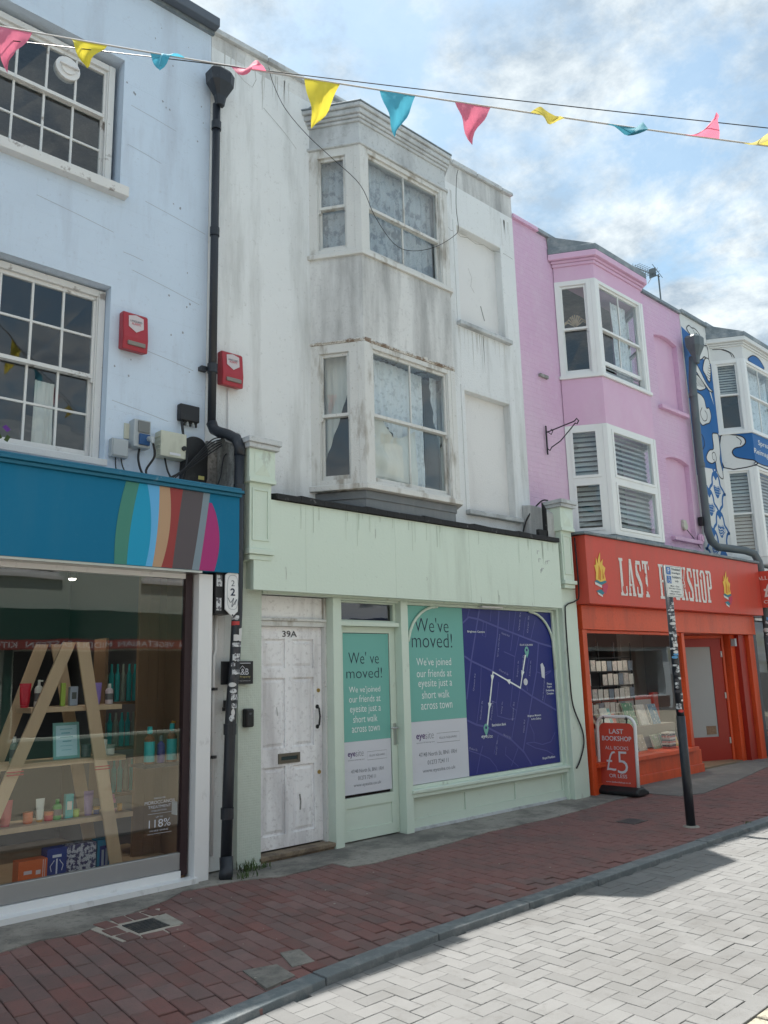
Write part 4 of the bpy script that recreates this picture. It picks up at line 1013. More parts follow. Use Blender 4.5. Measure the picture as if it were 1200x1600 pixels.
for z in (.35, 1.1, 1.8): part('hinge', MB().fbox(DF, .90, .94, z-.05, z+.05, .012, 0), M_steel, bdoor)
part('door_frame', MB().fbox(DF, -.04, .018, 0, 2.127, .02, -.08).fbox(DF, .932, .975, 0, 2.127, .02, -.08).fbox(DF, .018, .932, 2.072, 2.127, .02, -.08), M_orange, pink, bevel=.004)
bpost(14.105, 14.22, 6.62, 7.2, 0, 2.128)
bpost(12.3, 13.0, 6.95, 7.2, 2.2, 2.9, M_orange_d, 'lobby_fascia')
bpost(14.18, 14.24, 6.5, 6.619, 0, 2.128, M_orange_d)
bpost(14.20, 14.36, 6.34, 6.499, 0, 2.128)
bpost(14.36, 14.62, 6.26, 6.42, 0, 2.128, M_orange_d)
bpost(14.64, 14.84, 6.20, 6.42, 0, 2.128)
part('lobby_ceiling', MB().box(12.3, 14.3, 6.43, 7.0, 2.13, 2.2), M_orange_d, pink)
part('light_fitting', MB().box(14.2, 14.27, 6.26, 6.33, 1.93, 2.06), M_greybox, pink)
part('shop_floor', MB().box(9.4, 14.1, 6.3, 11.7, -.05, .035), M_floorw, pink)
part('display_shelf', MB().extr([(9.5, 6.33), (12.3, 6.33), (13.1, 6.85), (13.1, 6.95), (9.5, 6.95)], .36, .40), M_orange, pink)
part('rear_screen', MB().box(13.2, 14.0, 7.9, 7.96, .04, 2.9), flat('bookshop_grey_wall', (.30, .30, .29), .8), pink)
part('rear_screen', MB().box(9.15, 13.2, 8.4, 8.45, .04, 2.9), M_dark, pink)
part('display_back', MB().box(10.8, 12.5, 6.99, 7.02, .41, 1.16).box(12.5, 12.65, 6.95, 7.02, .41, 1.2), M_orange_d, pink)
part('display_back', MB().box(10.85, 12.45, 6.975, 6.989, .45, 1.10), G_white, pink)
# card racks on the left of the bookshop window
rack = thing('card_rack', 'wire rack of greetings cards in the bookshop window', 'card rack', (11.1, 6.85, .42))
rk = MB()
for z in (.93, 1.14, 1.35, 1.56, 1.77): rk.box(10.4, 11.80, 6.87, 6.89, z-.012, z)
for x_ in (10.4, 10.85, 11.3, 11.79): rk.box(x_, x_+.012, 6.88, 6.90, .42, 2.0)
part('frame', rk, M_black, rack)
cards = [flat('card_a', (.46, .45, .42), .5), pbr('card_b', (.40, .38, .36), .5, .8, 25), pbr('card_c', (.13, .16, .20), .5, .6, 22), pbr('card_d', (.46, .44, .40), .5, .8, 45)]
CF = FY(6.86)
for i in range(9):
    for j in range(4):
        if rd.random() < .08: continue
        u = 10.43+i*.15; z = .94+j*.21
        c_ = part('card', MB().fbox(CF, u, u+.128, z, z+.165+rd.uniform(-.02, .01), .01, .006), cards[(i*3+j*2) % 4], rack)
for k, (x_, y_) in enumerate(((11.0, 7.3), (11.25, 7.5), (11.5, 7.3), (11.7, 7.55), (11.5, 7.75))):
    shop_lamp(x_+1.0, y_-.2, 2.3, 'lit spotlight inside the bookshop, %s of its group of five' % ('front left', 'middle left', 'front right', 'far right', 'rearmost')[k], 12)
shop_lamp(11.1, 6.5, 2.5, 'lit spotlight over the card rack in the bookshop window', 25)
# books on display
bcol = [(.03, .16, .09), (.34, .30, .20), (.50, .50, .46), (.10, .20, .28), (.45, .10, .08), (.55, .45, .12), (.06, .07, .08), (.30, .36, .24), (.08, .30, .30)]
bmat = [pbr('book_cover_%s' % n_, c, .35, .5, 18, (.6, .58, .5), .7, 22, 1, (.56, .6)) for n_, c in zip(('green', 'buff', 'cream', 'slate', 'red', 'yellow', 'black', 'sage', 'teal'), bcol)]
blist = [(9.62, 6.62, .20, .30, 2, 0, 'white photo book leaning at the far left of the bookshop window'), (9.90, 6.75, .20, .28, 8, .03, 'teal paperback upright left of the book display'), (10.15, 6.80, .12, .32, 4, .03, 'thin red book upright beside the teal paperback'),
         (10.42, 6.72, .30, .34, 0, .0, 'large green book leaning at the middle of the display'), (10.78, 6.70, .24, .30, 2, 0, 'cream book leaning right of the large green book'), (11.06, 6.66, .24, .30, 3, 0, 'slate blue book leaning near the back panel'),
         (10.62, 6.50, .22, .22, 1, 0, 'buff book propped in the front row'), (11.02, 6.48, .20, .20, 7, 0, 'sage green book propped in the front row'), (11.30, 6.50, .19, .20, 0, 0, 'dark green paperback in front of the slate book'),
         (11.55, 6.46, .18, .19, 5, 0, 'yellow patterned paperback near the window corner'), (11.80, 6.44, .18, .19, 6, 0, 'black paperback near the window corner'), (9.66, 6.42, .16, .24, 2, 0, 'white card propped in the lower left corner of the bookshop window'),
         (10.30, 6.44, .20, .20, 6, 0, 'black book behind the pavement sign'), (12.0, 6.5, .14, .18, 5, 0, 'small yellow book at the right end of the sill')]
for (x_, y_, w_, h_, ci, dz, lab) in blist:
    x_ += .85 if y_ > 6.6 else .55
    z_ = .74 if y_ > 6.6 else .402
    b_ = thing('book', lab, 'book', (x_, y_, z_), 'books in the bookshop window')
    lean = .28
    def lb(a0, a1, b0, b1, c0, c1):
        return MB().hexa([Vector((x_+px_, y_+py_+pz_*lean, z_+pz_)) for px_, py_, pz_ in ((a0, b0, c0), (a1, b0, c0), (a1, b1, c0), (a0, b1, c0), (a0, b0, c1), (a1, b0, c1), (a1, b1, c1), (a0, b1, c1))])
    part('cover', lb(0, w_, 0, .004, 0, h_), bmat[ci], b_)
    part('pages', lb(.004, w_-.006, .005, .022, .004, h_-.006), M_pg, b_)
    part('back_cover', lb(0, w_, .023, .027, 0, h_), bmat[ci], b_)
part('display_step', MB().box(9.9, 12.5, 6.62, 6.97, .41, .738), flat('display_cloth', (.20, .20, .18), .9), pink)
st = thing('book_stack', 'stack of pink and black paperbacks lying flat in the bookshop window', 'book stack', (11.82, 6.4, .402))
for k in range(9):
    j = rd.uniform(-.006, .006); part('book', MB().box(11.74+j, 11.92+j, 6.32, 6.45, .404+k*.026, .428+k*.026), bmat[(4, 6, 2)[k % 3]], st)
# ================================================================ MURAL HOUSE
mural = thing('terraced_house', 'white building with a blue and white wave and teacup mural at the right edge', 'building', (16.7, 6.6, 0))
QX0, QX1 = 14.142, 19.4
holes = [(15.40, 17.3, 3.3, 7.9), (15.2, 18.8, -.1, 2.9)]
part('front_wall', wall_holes(FW, QX0, QX1, -.1, 8.25, 0, -.25, holes), M_mural_white, mural)
shell(mural, QX0, QX1, 6.85, 8.2, M_mural_white)
part('coping_stone', MB().box(QX0, 15.3, 6.55, 6.9, 8.251, 8.33).box(15.3, QX1, 6.62, 7.1, 8.251, 8.42), M_lead, mural, bevel=.01)
GM = (15.30, 15.63, 17.05, 17.39)
bay_block(mural, 'bay_apron', GM, 0, 5.36, 6.02, M_mural_blue, .004)
bay_block(mural, 'bay_sill', GM, .03, 6.021, 6.07, M_upvc, .006)
bay_block(mural, 'bay_frieze', GM, -.004, 7.56, 7.83, M_mural_white)
for e, a, b in ((.025, 7.82, 7.86), (.05, 7.861, 7.90), (.10, 7.901, 7.99)):
    bay_block(mural, 'bay_cornice', GM, e, a, b, M_mural_white, .01)
bay_block(mural, 'lead_flashing', GM, .10, 7.991, 8.09, M_lead, .01)
o = bay_outline(*GM, .08)
part('bay_roof', MB().add([(o[0][0], 6.6, 8.09), (o[1][0], o[1][1], 8.09), (o[2][0], o[2][1], 8.09), (o[3][0], 6.6, 8.09), (o[0][0]-.02, 6.6, 8.3), (o[3][0], 6.6, 8.3)], [(0, 1, 4), (1, 2, 5, 4), (2, 3, 5), (3, 2, 1, 0), (0, 4, 5, 3)]), M_lead, mural)
bay_block(mural, 'bay_base', GM, .0, 3.45, 3.60, M_mural_white, .01)
for z0, z1, mr, sh in ((6.071, 7.559, 6.84, False), (3.601, 5.359, 4.45, True)):
    L, Fr, Rt = bay_posts(mural, GM, z0, z1, M_upvc, .06)
    for F_, a, b, cols in ((L, 0, L.len-.058, 1), (Fr, .058, Fr.len-.058, 2), (Rt, .058, Rt.len, 1)):
        w = sash_window(mural, F_, a, b, z0, z1, .004, cols, 1, 1, mr, M_upvc, fr=.075 if cols == 1 else .055, st=.035)
        if sh: slats(w, F_, a+.08, b-.08, z0+.04, z1-.08, -.13, 24, M_blind, .6)
        elif F_ is L: slats(w, F_, a+.08, b-.08, mr, z1-.08, -.13, 12, M_blind, .5)
        else: curtain(w, F_, a+.1, b-.1, z1-.06, z0+.1, -.2, M_curtain, 8, .014, 40, 6, 21)
# painted shapes
mu = part('mural', MB().fpoly(FW, [(14.16, 7.98), (14.58, 7.88), (14.66, 7.5), (15.0, 7.52), (15.28, 7.5), (15.30, 3.5), (14.16, 3.5)], .003, .0025), M_mural_blue, mural)
def blob(F, pts, d, closed=True, fill=None, ow=.022, n=4):
    if F is FW:
        mx_ = sum(p[0] for p in pts)/len(pts); mz_ = sum(p[1] for p in pts)/len(pts); pts = [(mx_+(p[0]-mx_)*.86, mz_+(p[1]-mz_)*.90) for p in pts]
    q = spline(pts, True, n)
    part('painted_shape', MB().fpoly(F, q, d, .001), fill or M_mural_white, mu)
    part('painted_outline', MB().strip(F, q, ow, d+.0012, True), M_ink, mu)
part('painted_shape', MB().fpoly(FW, [(14.16, 5.05), (14.5, 5.25), (15.3, 5.30), (15.298, 3.5), (14.162, 3.5)], .0042, .001), M_mural_white, mu)
cloud = [(14.30, 8.02), (14.42, 8.12), (14.55, 8.10), (14.66, 8.12), (14.80, 8.10), (14.95, 8.02), (15.05, 7.92), (15.12, 7.84), (15.24, 7.86), (15.27, 7.70), (15.24, 7.55), (15.05, 7.56), (14.92, 7.48), (14.78, 7.42), (14.60, 7.40), (14.55, 7.5), (14.66, 7.62), (14.72, 7.76), (14.56, 7.85), (14.42, 7.93)]
blob(FW, cloud, .006)
blob(FW, [(15.01, 7.56), (15.20, 7.60), (15.26, 7.42), (15.20, 7.2), (15.11, 7.04), (14.96, 7.17), (14.85, 7.29)], .0075)
blob(FW, [(14.40, 7.12), (14.60, 7.12), (14.80, 7.04), (14.95, 6.91), (14.77, 6.82), (14.58, 6.78), (14.42, 6.85)], .0075)
blob(FW, [(14.42, 7.33), (14.55, 7.37), (14.72, 7.25), (14.92, 7.06), (15.10, 6.94), (15.28, 6.88), (15.10, 6.86), (14.95, 6.93), (14.72, 7.05), (14.50, 7.21)], .0095)
part('painted_shape', MB().fpoly(FW, [(15.05, 6.9), (15.12, 6.9), (15.2, 6.62)], .007, .001), M_mural_white, mu)
fe = MB()
for k in range(8):
    fe.strip(FW, [(14.98+.03*k, 7.13+.05*k), (15.10+.016*k, 7.09+.058*k), (15.2+.005*k, 7.14+.05*k)], .010, .0098)
    fe.strip(FW, [(14.46+.05*k, 6.86+.006*k), (14.52+.05*k, 6.96-.002*k), (14.50+.05*k, 7.07-.01*k)], .010, .0098)
for k in range(5): fe.strip(FW, spline([(14.62+.12*k, 8.06-.04*k), (14.70+.12*k, 7.98-.05*k), (14.80+.1*k, 8.02-.07*k)]), .010, .0098)
part('painted_outline', fe, M_ink, mu)
blob(FW, [(14.44, 6.70), (14.62, 6.76), (14.80, 6.68), (14.86, 6.50), (15.0, 6.52), (15.06, 6.35), (14.95, 6.19), (14.76, 6.12), (14.56, 6.06), (14.44, 6.2)], .006)
part('painted_outline', MB().strip(FW, spline([(14.66, 6.46), (14.56, 6.32), (14.66, 6.20), (14.80, 6.24), (14.84, 6.36), (14.76, 6.42)]), .016, .0085), M_ink, mu)
blob(FW, [(14.97, 6.02), (15.10, 6.08), (15.28, 6.06), (15.28, 5.70), (15.22, 5.5), (15.28, 5.3), (15.28, 5.10), (15.1, 5.12), (15.0, 5.26), (14.98, 5.42), (14.80, 5.36), (14.60, 5.38), (14.56, 5.48), (14.74, 5.64), (14.96, 5.72)], .0065)
part('painted_outline', MB().strip(FW, spline([(14.98, 5.42), (15.04, 5.52), (14.98, 5.62), (14.88, 5.58), (14.88, 5.48), (14.95, 5.46)]), .016, .009).strip(FW, spline([(14.5, 5.6), (14.6, 5.72), (14.56, 5.86), (14.44, 5.92)]), .018, .009), M_ink, mu)
# ogee lattice with cups
lat = MB(); dots = MB(); cups = MB()
in_ = lambda u, z: 14.17 < u < 15.295 and 3.52 < z < 5.29
cnt = 0
for i, cx in enumerate((14.23, 14.57, 14.91, 15.25)):
    for j in range(4):
        z = 5.59-j*.76-(0 if i % 2 else .38)+(.0)
        for s_ in (-1, 1):
            pts = [p for p in spline([(cx, z), (cx+s_*.09, z-.03), (cx+s_*.15, z-.13), (cx+s_*.17, z-.24), (cx+s_*.26, z-.31), (cx+s_*.34, z-.40)], n=5) if in_(*p)]
            if len(pts) > 2: lat.strip(FW, pts, .055, .0062)
        dr_ = [p for p in spline([(cx-.11, z-.03), (cx, z+.03), (cx+.11, z-.03), (cx+.05, z-.10), (cx, z-.15), (cx-.05, z-.10)], True, 3)]
        if all(in_(*p) for p in dr_): lat.fpoly(FW, dr_, .0068, .001)
        c_ = z-.37
        if not (in_(cx-.13, c_-.14) and in_(cx+.13, c_+.14)): continue
        cnt += 1
        lat.fpoly(FW, spline([(cx-.115, c_+.11), (cx, c_+.095), (cx+.115, c_+.11), (cx+.10, c_-.03), (cx+.03, c_-.12), (cx-.03, c_-.12), (cx-.10, c_-.03)], True, 4), .0072, .001)
        lat.strip(FW, spline([(cx+.10, c_+.07), (cx+.155, c_+.06), (cx+.15, c_-.01), (cx+.09, c_-.03)]), .016, .0074)
        dots.strip(FW, spline([(cx-.10, c_+.10), (cx, c_+.085), (cx+.10, c_+.10)]), .010, .0080)
        if cnt % 2:
            for a in range(4):
                for b in range(3): dots.disc(FW, cx-.07+a*.045+.01*(b % 2), c_+.05-b*.05, .010, .0084, .0074, 6)
        else:
            for b in range(3): dots.strip(FW, [(cx-.10+.02*b, c_+.05-b*.055), (cx-.03, c_+.02-b*.05), (cx+.03, c_+.05-b*.05), (cx+.10-.02*b, c_+.02-b*.055)], .018, .0082)
part('painted_pattern', lat, M_mural_blue, mu)
part('painted_pattern', dots, M_mural_white, mu)
L, Fr, Rt = Face((GM[0], 6.6), (GM[1], 6.1)), Face((GM[1], 6.1), (GM[2], 6.1)), Face((GM[2], 6.1), (GM[3], 6.6))
blob(L, [(.02, 6.0), (.25, 6.01), (.42, 5.95), (.46, 5.84), (.38, 5.76), (.26, 5.74), (.20, 5.66), (.26, 5.56), (.45, 5.50), (.585, 5.46), (.585, 5.37), (.02, 5.37)], .004, n=3)
part('painted_outline', MB().strip(L, spline([(.30, 5.97), (.38, 5.88), (.36, 5.80)]), .014, .007), M_ink, mu)
blob(Fr, [(.01, 5.43), (.3, 5.42), (.7, 5.44), (1.1, 5.48), (1.40, 5.49), (1.40, 5.37), (.01, 5.37)], .004, n=3)
part('lettering', text_mb('Spread', Fr, .22, .86, 5.78, 5.92, .003, .012, shear=.1), M_mural_white, mu)
part('lettering', text_mb('Reimagine', Fr, -.02, .95, 5.58, 5.72, .003, .012, shear=.1), M_mural_white, mu)
for F_ in (L,): part('painted_outline', MB().strip(F_, spline([(.05, 7.8), (.25, 7.78), (.40, 7.68), (.44, 7.58)]), .012, .002).strip(F_, spline([(.22, 7.78), (.36, 7.70), (.40, 7.60)]), .01, .002), M_ink, mu)
blob(Fr, [(.25, 7.565), (.40, 7.70), (.62, 7.76), (.85, 7.72), (1.0, 7.565)], .0, fill=M_mural_blue, n=3)
# the dark shopfront under it
ns = part('shopfront', MB().box(15.0, 19.3, 6.24, 6.5, 2.45, 3.30).box(15.0, 15.2, 6.3, 6.5, 0, 2.449).box(18.5, 18.9, 6.3, 6.5, 0, 2.449).box(15.2, 18.5, 6.32, 6.5, 0, .35), pbr('navy_shopfront', (.012, .022, .045), .4, .1, 3, spec=.5), mural, bevel=.006)
part('pane', MB().box(15.201, 18.499, 6.38, 6.386, .351, 2.449), G_shop, ns)
part('moulding', MB().box(15.0, 19.3, 6.1, 6.59, 3.301, 3.36), M_mural_white, ns)
part('moulding', MB().box(15.2, 18.5, 6.28, 6.32, 2.40, 2.448), M_white_pl, ns)
ps = thing('projecting_sign', 'red hanging sign reading ALL BOOKS £5 OR LESS at the right edge', 'sign', (14.93, 5.9, 2.6))
part('board', MB().box(14.915, 14.96, 5.30, 6.23, 2.60, 3.25), M_red, ps, bevel=.004)
PF = Face((14.915, 6.23), (14.915, 5.30))
part('lettering', text_mb('ALL BOOKS', PF, .18, .80, 3.09, 3.16, .004, .004), M_letter, ps)
part('lettering', text_mb('£5', PF, .28, .66, 2.78, 3.05, .004, .004), M_letter, ps)
part('lettering', text_mb('OR LESS', PF, .26, .68, 2.67, 2.73, .004, .004), M_letter, ps)
# ================================================================ POSTERS (vinyl prints on the shop glass)
P_teal = flat('poster_mint', (.16, .44, .39), .35); P_wh = flat('poster_white', (.62, .64, .70), .35); P_navy = flat('poster_navy', (.012, .022, .185), .3)
P_ink = flat('poster_ink', (.015, .03, .06)); P_let = flat('poster_white_ink', (.78, .84, .84)); P_line = flat('map_line', (.075, .085, .30)); P_grey = flat('poster_grey_ink', (.22, .24, .28)); P_pur = flat('poster_purple_ink', (.07, .02, .16))
P_mid = flat('map_label_ink', (.30, .32, .52))
def words(root, F, d, lst):
    for (s, a, b, c, e, m, th, *r) in lst:
        part('lettering', text_mb(s, F, a, b, c, e, d, th, rot=(r[0] if r else 0)), m, root)
big = thing('window_poster', 'large mint and white window print reading We\'ve moved in the green shop window', 'poster', (6.7, 6.325, .46))
PW_ = FY(6.322)
part('printed_sheet', MB().fbox(PW_, 6.25, 7.165, 1.10, 2.342, .002, 0), P_teal, big)
part('printed_sheet', MB().fbox(PW_, 6.25, 7.165, .46, 1.099, .002, 0), P_wh, big)
words(big, PW_, .004, [
    ("We've", 6.37, 6.92, 2.055, 2.215, P_ink, -.012), ('moved!', 6.32, 6.97, 1.885, 2.045, P_ink, -.012),
    ("We've joined", 6.38, 6.94, 1.665, 1.775, P_let, -.002), ('our friends at', 6.38, 6.94, 1.565, 1.650, P_let, -.002), ('eyesite just a', 6.40, 6.94, 1.435, 1.540, P_let, -.002),
    ('short walk', 6.45, 6.89, 1.335, 1.420, P_let, -.002), ('across town', 6.43, 6.93, 1.220, 1.292, P_let, -.002),
    ('eye', 6.34, 6.475, .895, .965, P_pur, .010), ('site', 6.48, 6.61, .912, .985, P_grey, -.015), ('opticians & hearing care', 6.34, 6.62, .868, .885, P_grey, 0),
    ('ELLIS SQUARE', 6.70, 6.98, .895, .920, P_grey, .002), ('47/48 North St, BN1 1RH', 6.37, 6.97, .725, .775, P_grey, .002), ('01273 724111', 6.50, 6.83, .645, .690, P_grey, .002), ('www.eyesite.co.uk', 6.42, 6.94, .555, .605, P_grey, .002)])
part('logo_frame', MB().strip(PW_, [(6.66, .86), (7.03, .86), (7.03, .96), (6.66, .96)], .004, .0035, True), P_grey, big)
mp_ = thing('window_poster', 'dark blue street map print with a white route in the green shop window', 'poster', (8.0, 6.325, .46))
part('printed_sheet', MB().fbox(PW_, 7.167, 8.912, .46, 2.342, .002, 0), P_navy, mp_)
lines = [[(7.17, 2.17), (7.28, 2.24), (7.46, 2.22), (7.83, 2.13), (8.22, 2.04), (8.61, 1.95), (8.90, 1.9)], [(7.17, 1.79), (7.3, 1.73), (7.67, 1.61), (8.18, 1.4), (8.41, 1.29), (8.90, 1.1)],
    [(7.48, 2.34), (7.4, 2.09), (7.29, 1.74), (7.18, 1.3)], [(7.85, 2.34), (7.79, 2.03), (7.67, 1.61)], [(7.3, 2.34), (7.26, 2.24)], [(7.7, 2.34), (7.67, 2.2)], [(8.18, 2.34), (8.03, 1.85)], [(8.06, 2.34), (8.01, 2.1)],
    [(8.22, 2.04), (8.11, 1.78), (8.04, 1.48), (7.97, 1.19), (8.09, 1.13)], [(7.9, 1.84), (8.11, 1.78)], [(8.57, 2.24), (8.45, 1.99)], [(8.37, 2.27), (8.3, 2.02)], [(8.61, 1.95), (8.53, 1.59), (8.41, 1.29), (8.29, .98), (8.16, .64)],
    [(8.53, 1.59), (8.65, 1.56), (8.84, 1.6)], [(8.18, 1.4), (8.07, 1.1), (7.95, .8)], [(7.17, 1.07), (7.33, 1.01), (7.49, .98), (7.95, .8), (8.18, .64), (8.32, .48)], [(7.46, 1.66), (7.42, 1.34), (7.33, 1.01)],
    [(7.17, .74), (7.37, .68), (7.53, .62), (7.64, .52), (7.66, .47)], [(7.42, .77), (7.37, .68), (7.29, .47)], [(7.71, .87), (7.61, .66)], [(7.71, 1.25), (7.71, 1.09), (7.93, 1.04), (8.05, 1.04)], [(7.61, 1.27), (7.71, 1.24)],
    [(7.77, 1.48), (7.71, 1.25)], [(8.7, 1.31), (8.65, 1.21)], [(8.33, .96), (8.4, .84), (8.39, .74), (8.24, .74)], [(8.39, .74), (8.56, .7), (8.74, .72), (8.84, .83)], [(8.23, .74), (8.41, .67), (8.64, .62), (8.78, .56)],
    [(7.84, .73), (7.82, .64), (8.06, .48)], [(8.07, .7), (7.92, .5)], [(7.54, 2.19), (7.51, 2.03), (7.57, 2.01), (7.6, 2.2)], [(8.84, 1.59), (8.7, 1.54), (8.67, 1.43), (8.69, 1.33), (8.84, 1.34)], [(8.39, 1.76), (8.3, 1.51), (8.32, 1.36)]]
lm = MB()
for k, l in enumerate(lines): lm.strip(PW_, l, .022 if k < 4 or k in (12, 15) else .011, .003+.00004*k)
part('street_lines', lm, P_line, mp_)
part('route_line', MB().strip(PW_, [(8.32, 1.8), (8.18, 1.40), (7.67, 1.60), (7.51, .96)], .026, .0055), P_let, mp_)
def tri(mb, u, z, an, r=.048):
    return mb.fpoly(PW_, [(u+r*math.cos(an+a), z+r*math.sin(an+a)) for a in (0, 2.4, -2.4)], .0065, .0005)
for a_ in ((8.235, 1.57, -1.9), (7.95, 1.49, 2.76), (7.65, 1.53, -1.75), (7.575, 1.21, -1.75)): part('route_arrow', tri(MB(), *a_), P_let, mp_)
def pin(u, z):
    return MB().fpoly(PW_, [(u, z-.07), (u+.035, z-.01), (u+.045, z+.03), (u+.025, z+.065), (u, z+.075), (u-.025, z+.065), (u-.045, z+.03), (u-.035, z-.01)], .007, .0006)
for u, z in ((8.35, 1.83), (7.49, .94)):
    q = part('map_pin', pin(u, z), P_teal, mp_); part('pin_dot', MB().disc(PW_, u, z+.03, .018, .008, .0075, 10), P_navy, q)
part('station_badge', MB().disc(PW_, 8.29, 1.47, .042, .007, .0064, 14).fpoly(PW_, [(8.63, 1.52), (8.69, 1.50), (8.70, 1.64), (8.66, 1.70), (8.62, 1.68)], .007, .0006), P_wh, mp_)
words(mp_, PW_, .0075, [
    ('Brighton Centre', 7.24, 7.55, 2.055, 2.085, P_let, .01), ('ELLIS SQUARE', 8.22, 8.48, 1.91, 1.935, P_let, 0), ('Batchelors Bank', 7.60, 7.86, .975, 1.005, P_let, .01), ('eye', 7.40, 7.50, .845, .885, P_let, .012), ('site', 7.505, 7.60, .85, .89, P_let, -.01),
    ('Brighton Museum', 8.29, 8.56, 1.04, 1.07, P_let, .01), ('& Art Gallery', 8.36, 8.56, 1.0, 1.03, P_let, .01), ('Royal Pavilion', 8.54, 8.80, .515, .55, P_let, .01), ('Prince', 8.73, 8.83, 1.42, 1.45, P_let, .01), ('Regent', 8.73, 8.83, 1.38, 1.41, P_let, .01), ('Swimming', 8.70, 8.87, 1.335, 1.365, P_let, .01), ('Complex', 8.71, 8.86, 1.295, 1.325, P_let, .01),
    ('North Rd', 7.87, 8.02, 2.035, 2.06, P_mid, 0, -.24), ('Church St', 7.78, 7.96, 1.585, 1.61, P_mid, 0, -.35), ('North St', 7.80, 7.94, .835, .86, P_mid, 0, -.35), ('Duke St', 7.18, 7.32, .735, .76, P_mid, 0, -.25),
    ('Spring Gardens', 7.66, 7.94, 1.90, 1.925, P_mid, 0, 1.35), ('Queens Rd', 7.22, 7.42, 1.475, 1.50, P_mid, 0, 1.35), ('Windsor St', 7.31, 7.53, 1.155, 1.18, P_mid, 0, 1.35), ('Portland St', 7.50, 7.72, 1.145, 1.17, P_mid, 0, 1.35), ('Regent St', 8.05, 8.25, 1.62, 1.645, P_mid, 0, 1.35), ('Gardner St', 8.14, 8.36, 1.68, 1.705, P_mid, 0, 1.35), ('Jubilee St', 8.30, 8.50, 1.62, 1.645, P_mid, 0, 1.35),
    ('New Rd', 8.13, 8.28, .93, .955, P_mid, 0, 1.35), ('Vine St', 8.12, 8.36, 2.20, 2.225, P_mid, 0, 1.35), ('Over St', 8.30, 8.52, 2.17, 2.195, P_mid, 0, 1.35), ('Marlborough', 8.52, 8.78, 1.35, 1.375, P_mid, 0, 1.35), ('Ship St', 7.58, 7.75, .72, .745, P_mid, 0, 1.35), ('King St', 7.73, 7.87, 1.17, 1.195, P_mid, 0, 1.35), ('Bond St', 7.90, 8.12, 1.12, 1.145, P_mid, 0, 1.35)])
dp = thing('door_poster', 'narrow mint and white print reading We\'ve moved on the green shop door', 'poster', (5.7, 6.37, .45))
PD = FY(6.371)
part('printed_sheet', MB().fbox(PD, 5.378, 6.012, .955, 2.028, .002, 0), P_teal, dp)
part('printed_sheet', MB().fbox(PD, 5.378, 6.012, .45, .954, .002, 0), P_wh, dp)
words(dp, PD, .004, [
    ("We' ve", 5.45, 5.87, 1.72, 1.84, P_ink, -.012), ('moved!', 5.42, 5.91, 1.575, 1.68, P_ink, -.012),
    ("We ve'joined", 5.45, 5.88, 1.415, 1.495, P_let, -.002), ('our friends at', 5.45, 5.88, 1.335, 1.405, P_let, -.002), ('eyesite just a', 5.46, 5.88, 1.215, 1.305, P_let, -.002), ('short walk', 5.50, 5.83, 1.135, 1.205, P_let, -.002), ('across town', 5.48, 5.86, 1.04, 1.10, P_let, -.002),
    ('eye', 5.42, 5.52, .795, .850, P_pur, .010), ('site', 5.525, 5.63, .808, .868, P_grey, -.014), ('opticians & hearing care', 5.42, 5.64, .768, .783, P_grey, 0), ('ELLIS SQUARE', 5.71, 5.92, .79, .812, P_grey, .002),
    ('47/48 North St, BN1 1RH', 5.46, 5.90, .645, .685, P_grey, .002), ('01273 724111', 5.55, 5.79, .58, .618, P_grey, .002), ('www.eyesite.co.uk', 5.49, 5.86, .51, .55, P_grey, .002)])
part('logo_frame', MB().strip(PD, [(5.68, .762), (5.95, .762), (5.95, .842), (5.68, .842)], .003, .0035, True), P_grey, dp)
# ================================================================ PETROL BLUE FASCIA with painted ribbons
ts = thing('shop_sign', 'petrol blue fascia with a fan of coloured ribbon stripes at its right end', 'shop sign', (0.5, 6.1, 2.5))
part('board', MB().box(-2.98, 3.96, 6.10, 6.30, 2.52, 3.205), M_teal, ts)
part('moulding', MB().box(-2.98, 3.97, 6.07, 6.34, 3.206, 3.235).box(-2.98, 3.98, 6.045, 6.36, 3.236, 3.262).box(-2.98, 3.96, 6.06, 6.40, 3.263, 3.285), M_tealtrim, ts, bevel=.005)
part('bottom_trim', MB().box(-2.98, 3.60, 6.11, 6.30, 2.50, 2.519), M_steel, ts)
TF = FY(6.10)
def curve_x(z, a): # a: (x bottom, x middle, x top)
    t = (z-2.52)/.685; return a[0]*(1-t)*(1-2*t)+a[1]*4*t*(1-t)+a[2]*t*(2*t-1)
ed = [(2.80, 2.81, 2.875), (2.905, 2.93, 2.99), (3.065, 3.105, 3.06), (3.125, 3.165, 3.17), (3.205, 3.275, 3.265), (3.305, 3.345, 3.39), (3.49, 3.545, 3.59), (3.56, 3.61, 3.655)]
rc = [(.05, .22, .17), (.0, .29, .50), (.11, .40, .72), (.44, .28, .17), (.28, .035, .035), (.085, .07, .08), (.19, .25, .30)]
names = ['green', 'azure', 'sky', 'tan', 'brick', 'umber', 'grey']
for k, c in enumerate(rc):
    zs_ = [2.521+.683*i/14 for i in range(15)]
    l_ = [(curve_x(z, ed[k]), z) for z in zs_]; r_ = [(curve_x(z, ed[k+1]), z) for z in zs_]
    part('painted_stripe', MB().fpoly(TF, l_+r_[::-1], .003, .002), flat('ribbon_'+names[k], c, .4), ts)
zs_ = [2.521+.60*i/14 for i in range(15)]
part('painted_stripe', MB().fpoly(TF, [(curve_x(z, ed[7]), z) for z in zs_]+[(3.665+.09*math.sin(math.pi*(z-2.40)/.78)-.03*(z > 3.05)*(z-3.05)*6, z) for z in zs_[::-1]], .003, .002), flat('ribbon_magenta', (.36, .02, .16), .4), ts)
fp = thing('flower_basket', 'purple petunias on the ledge at the left edge', 'flowers', (1.80, 6.3, 3.29))
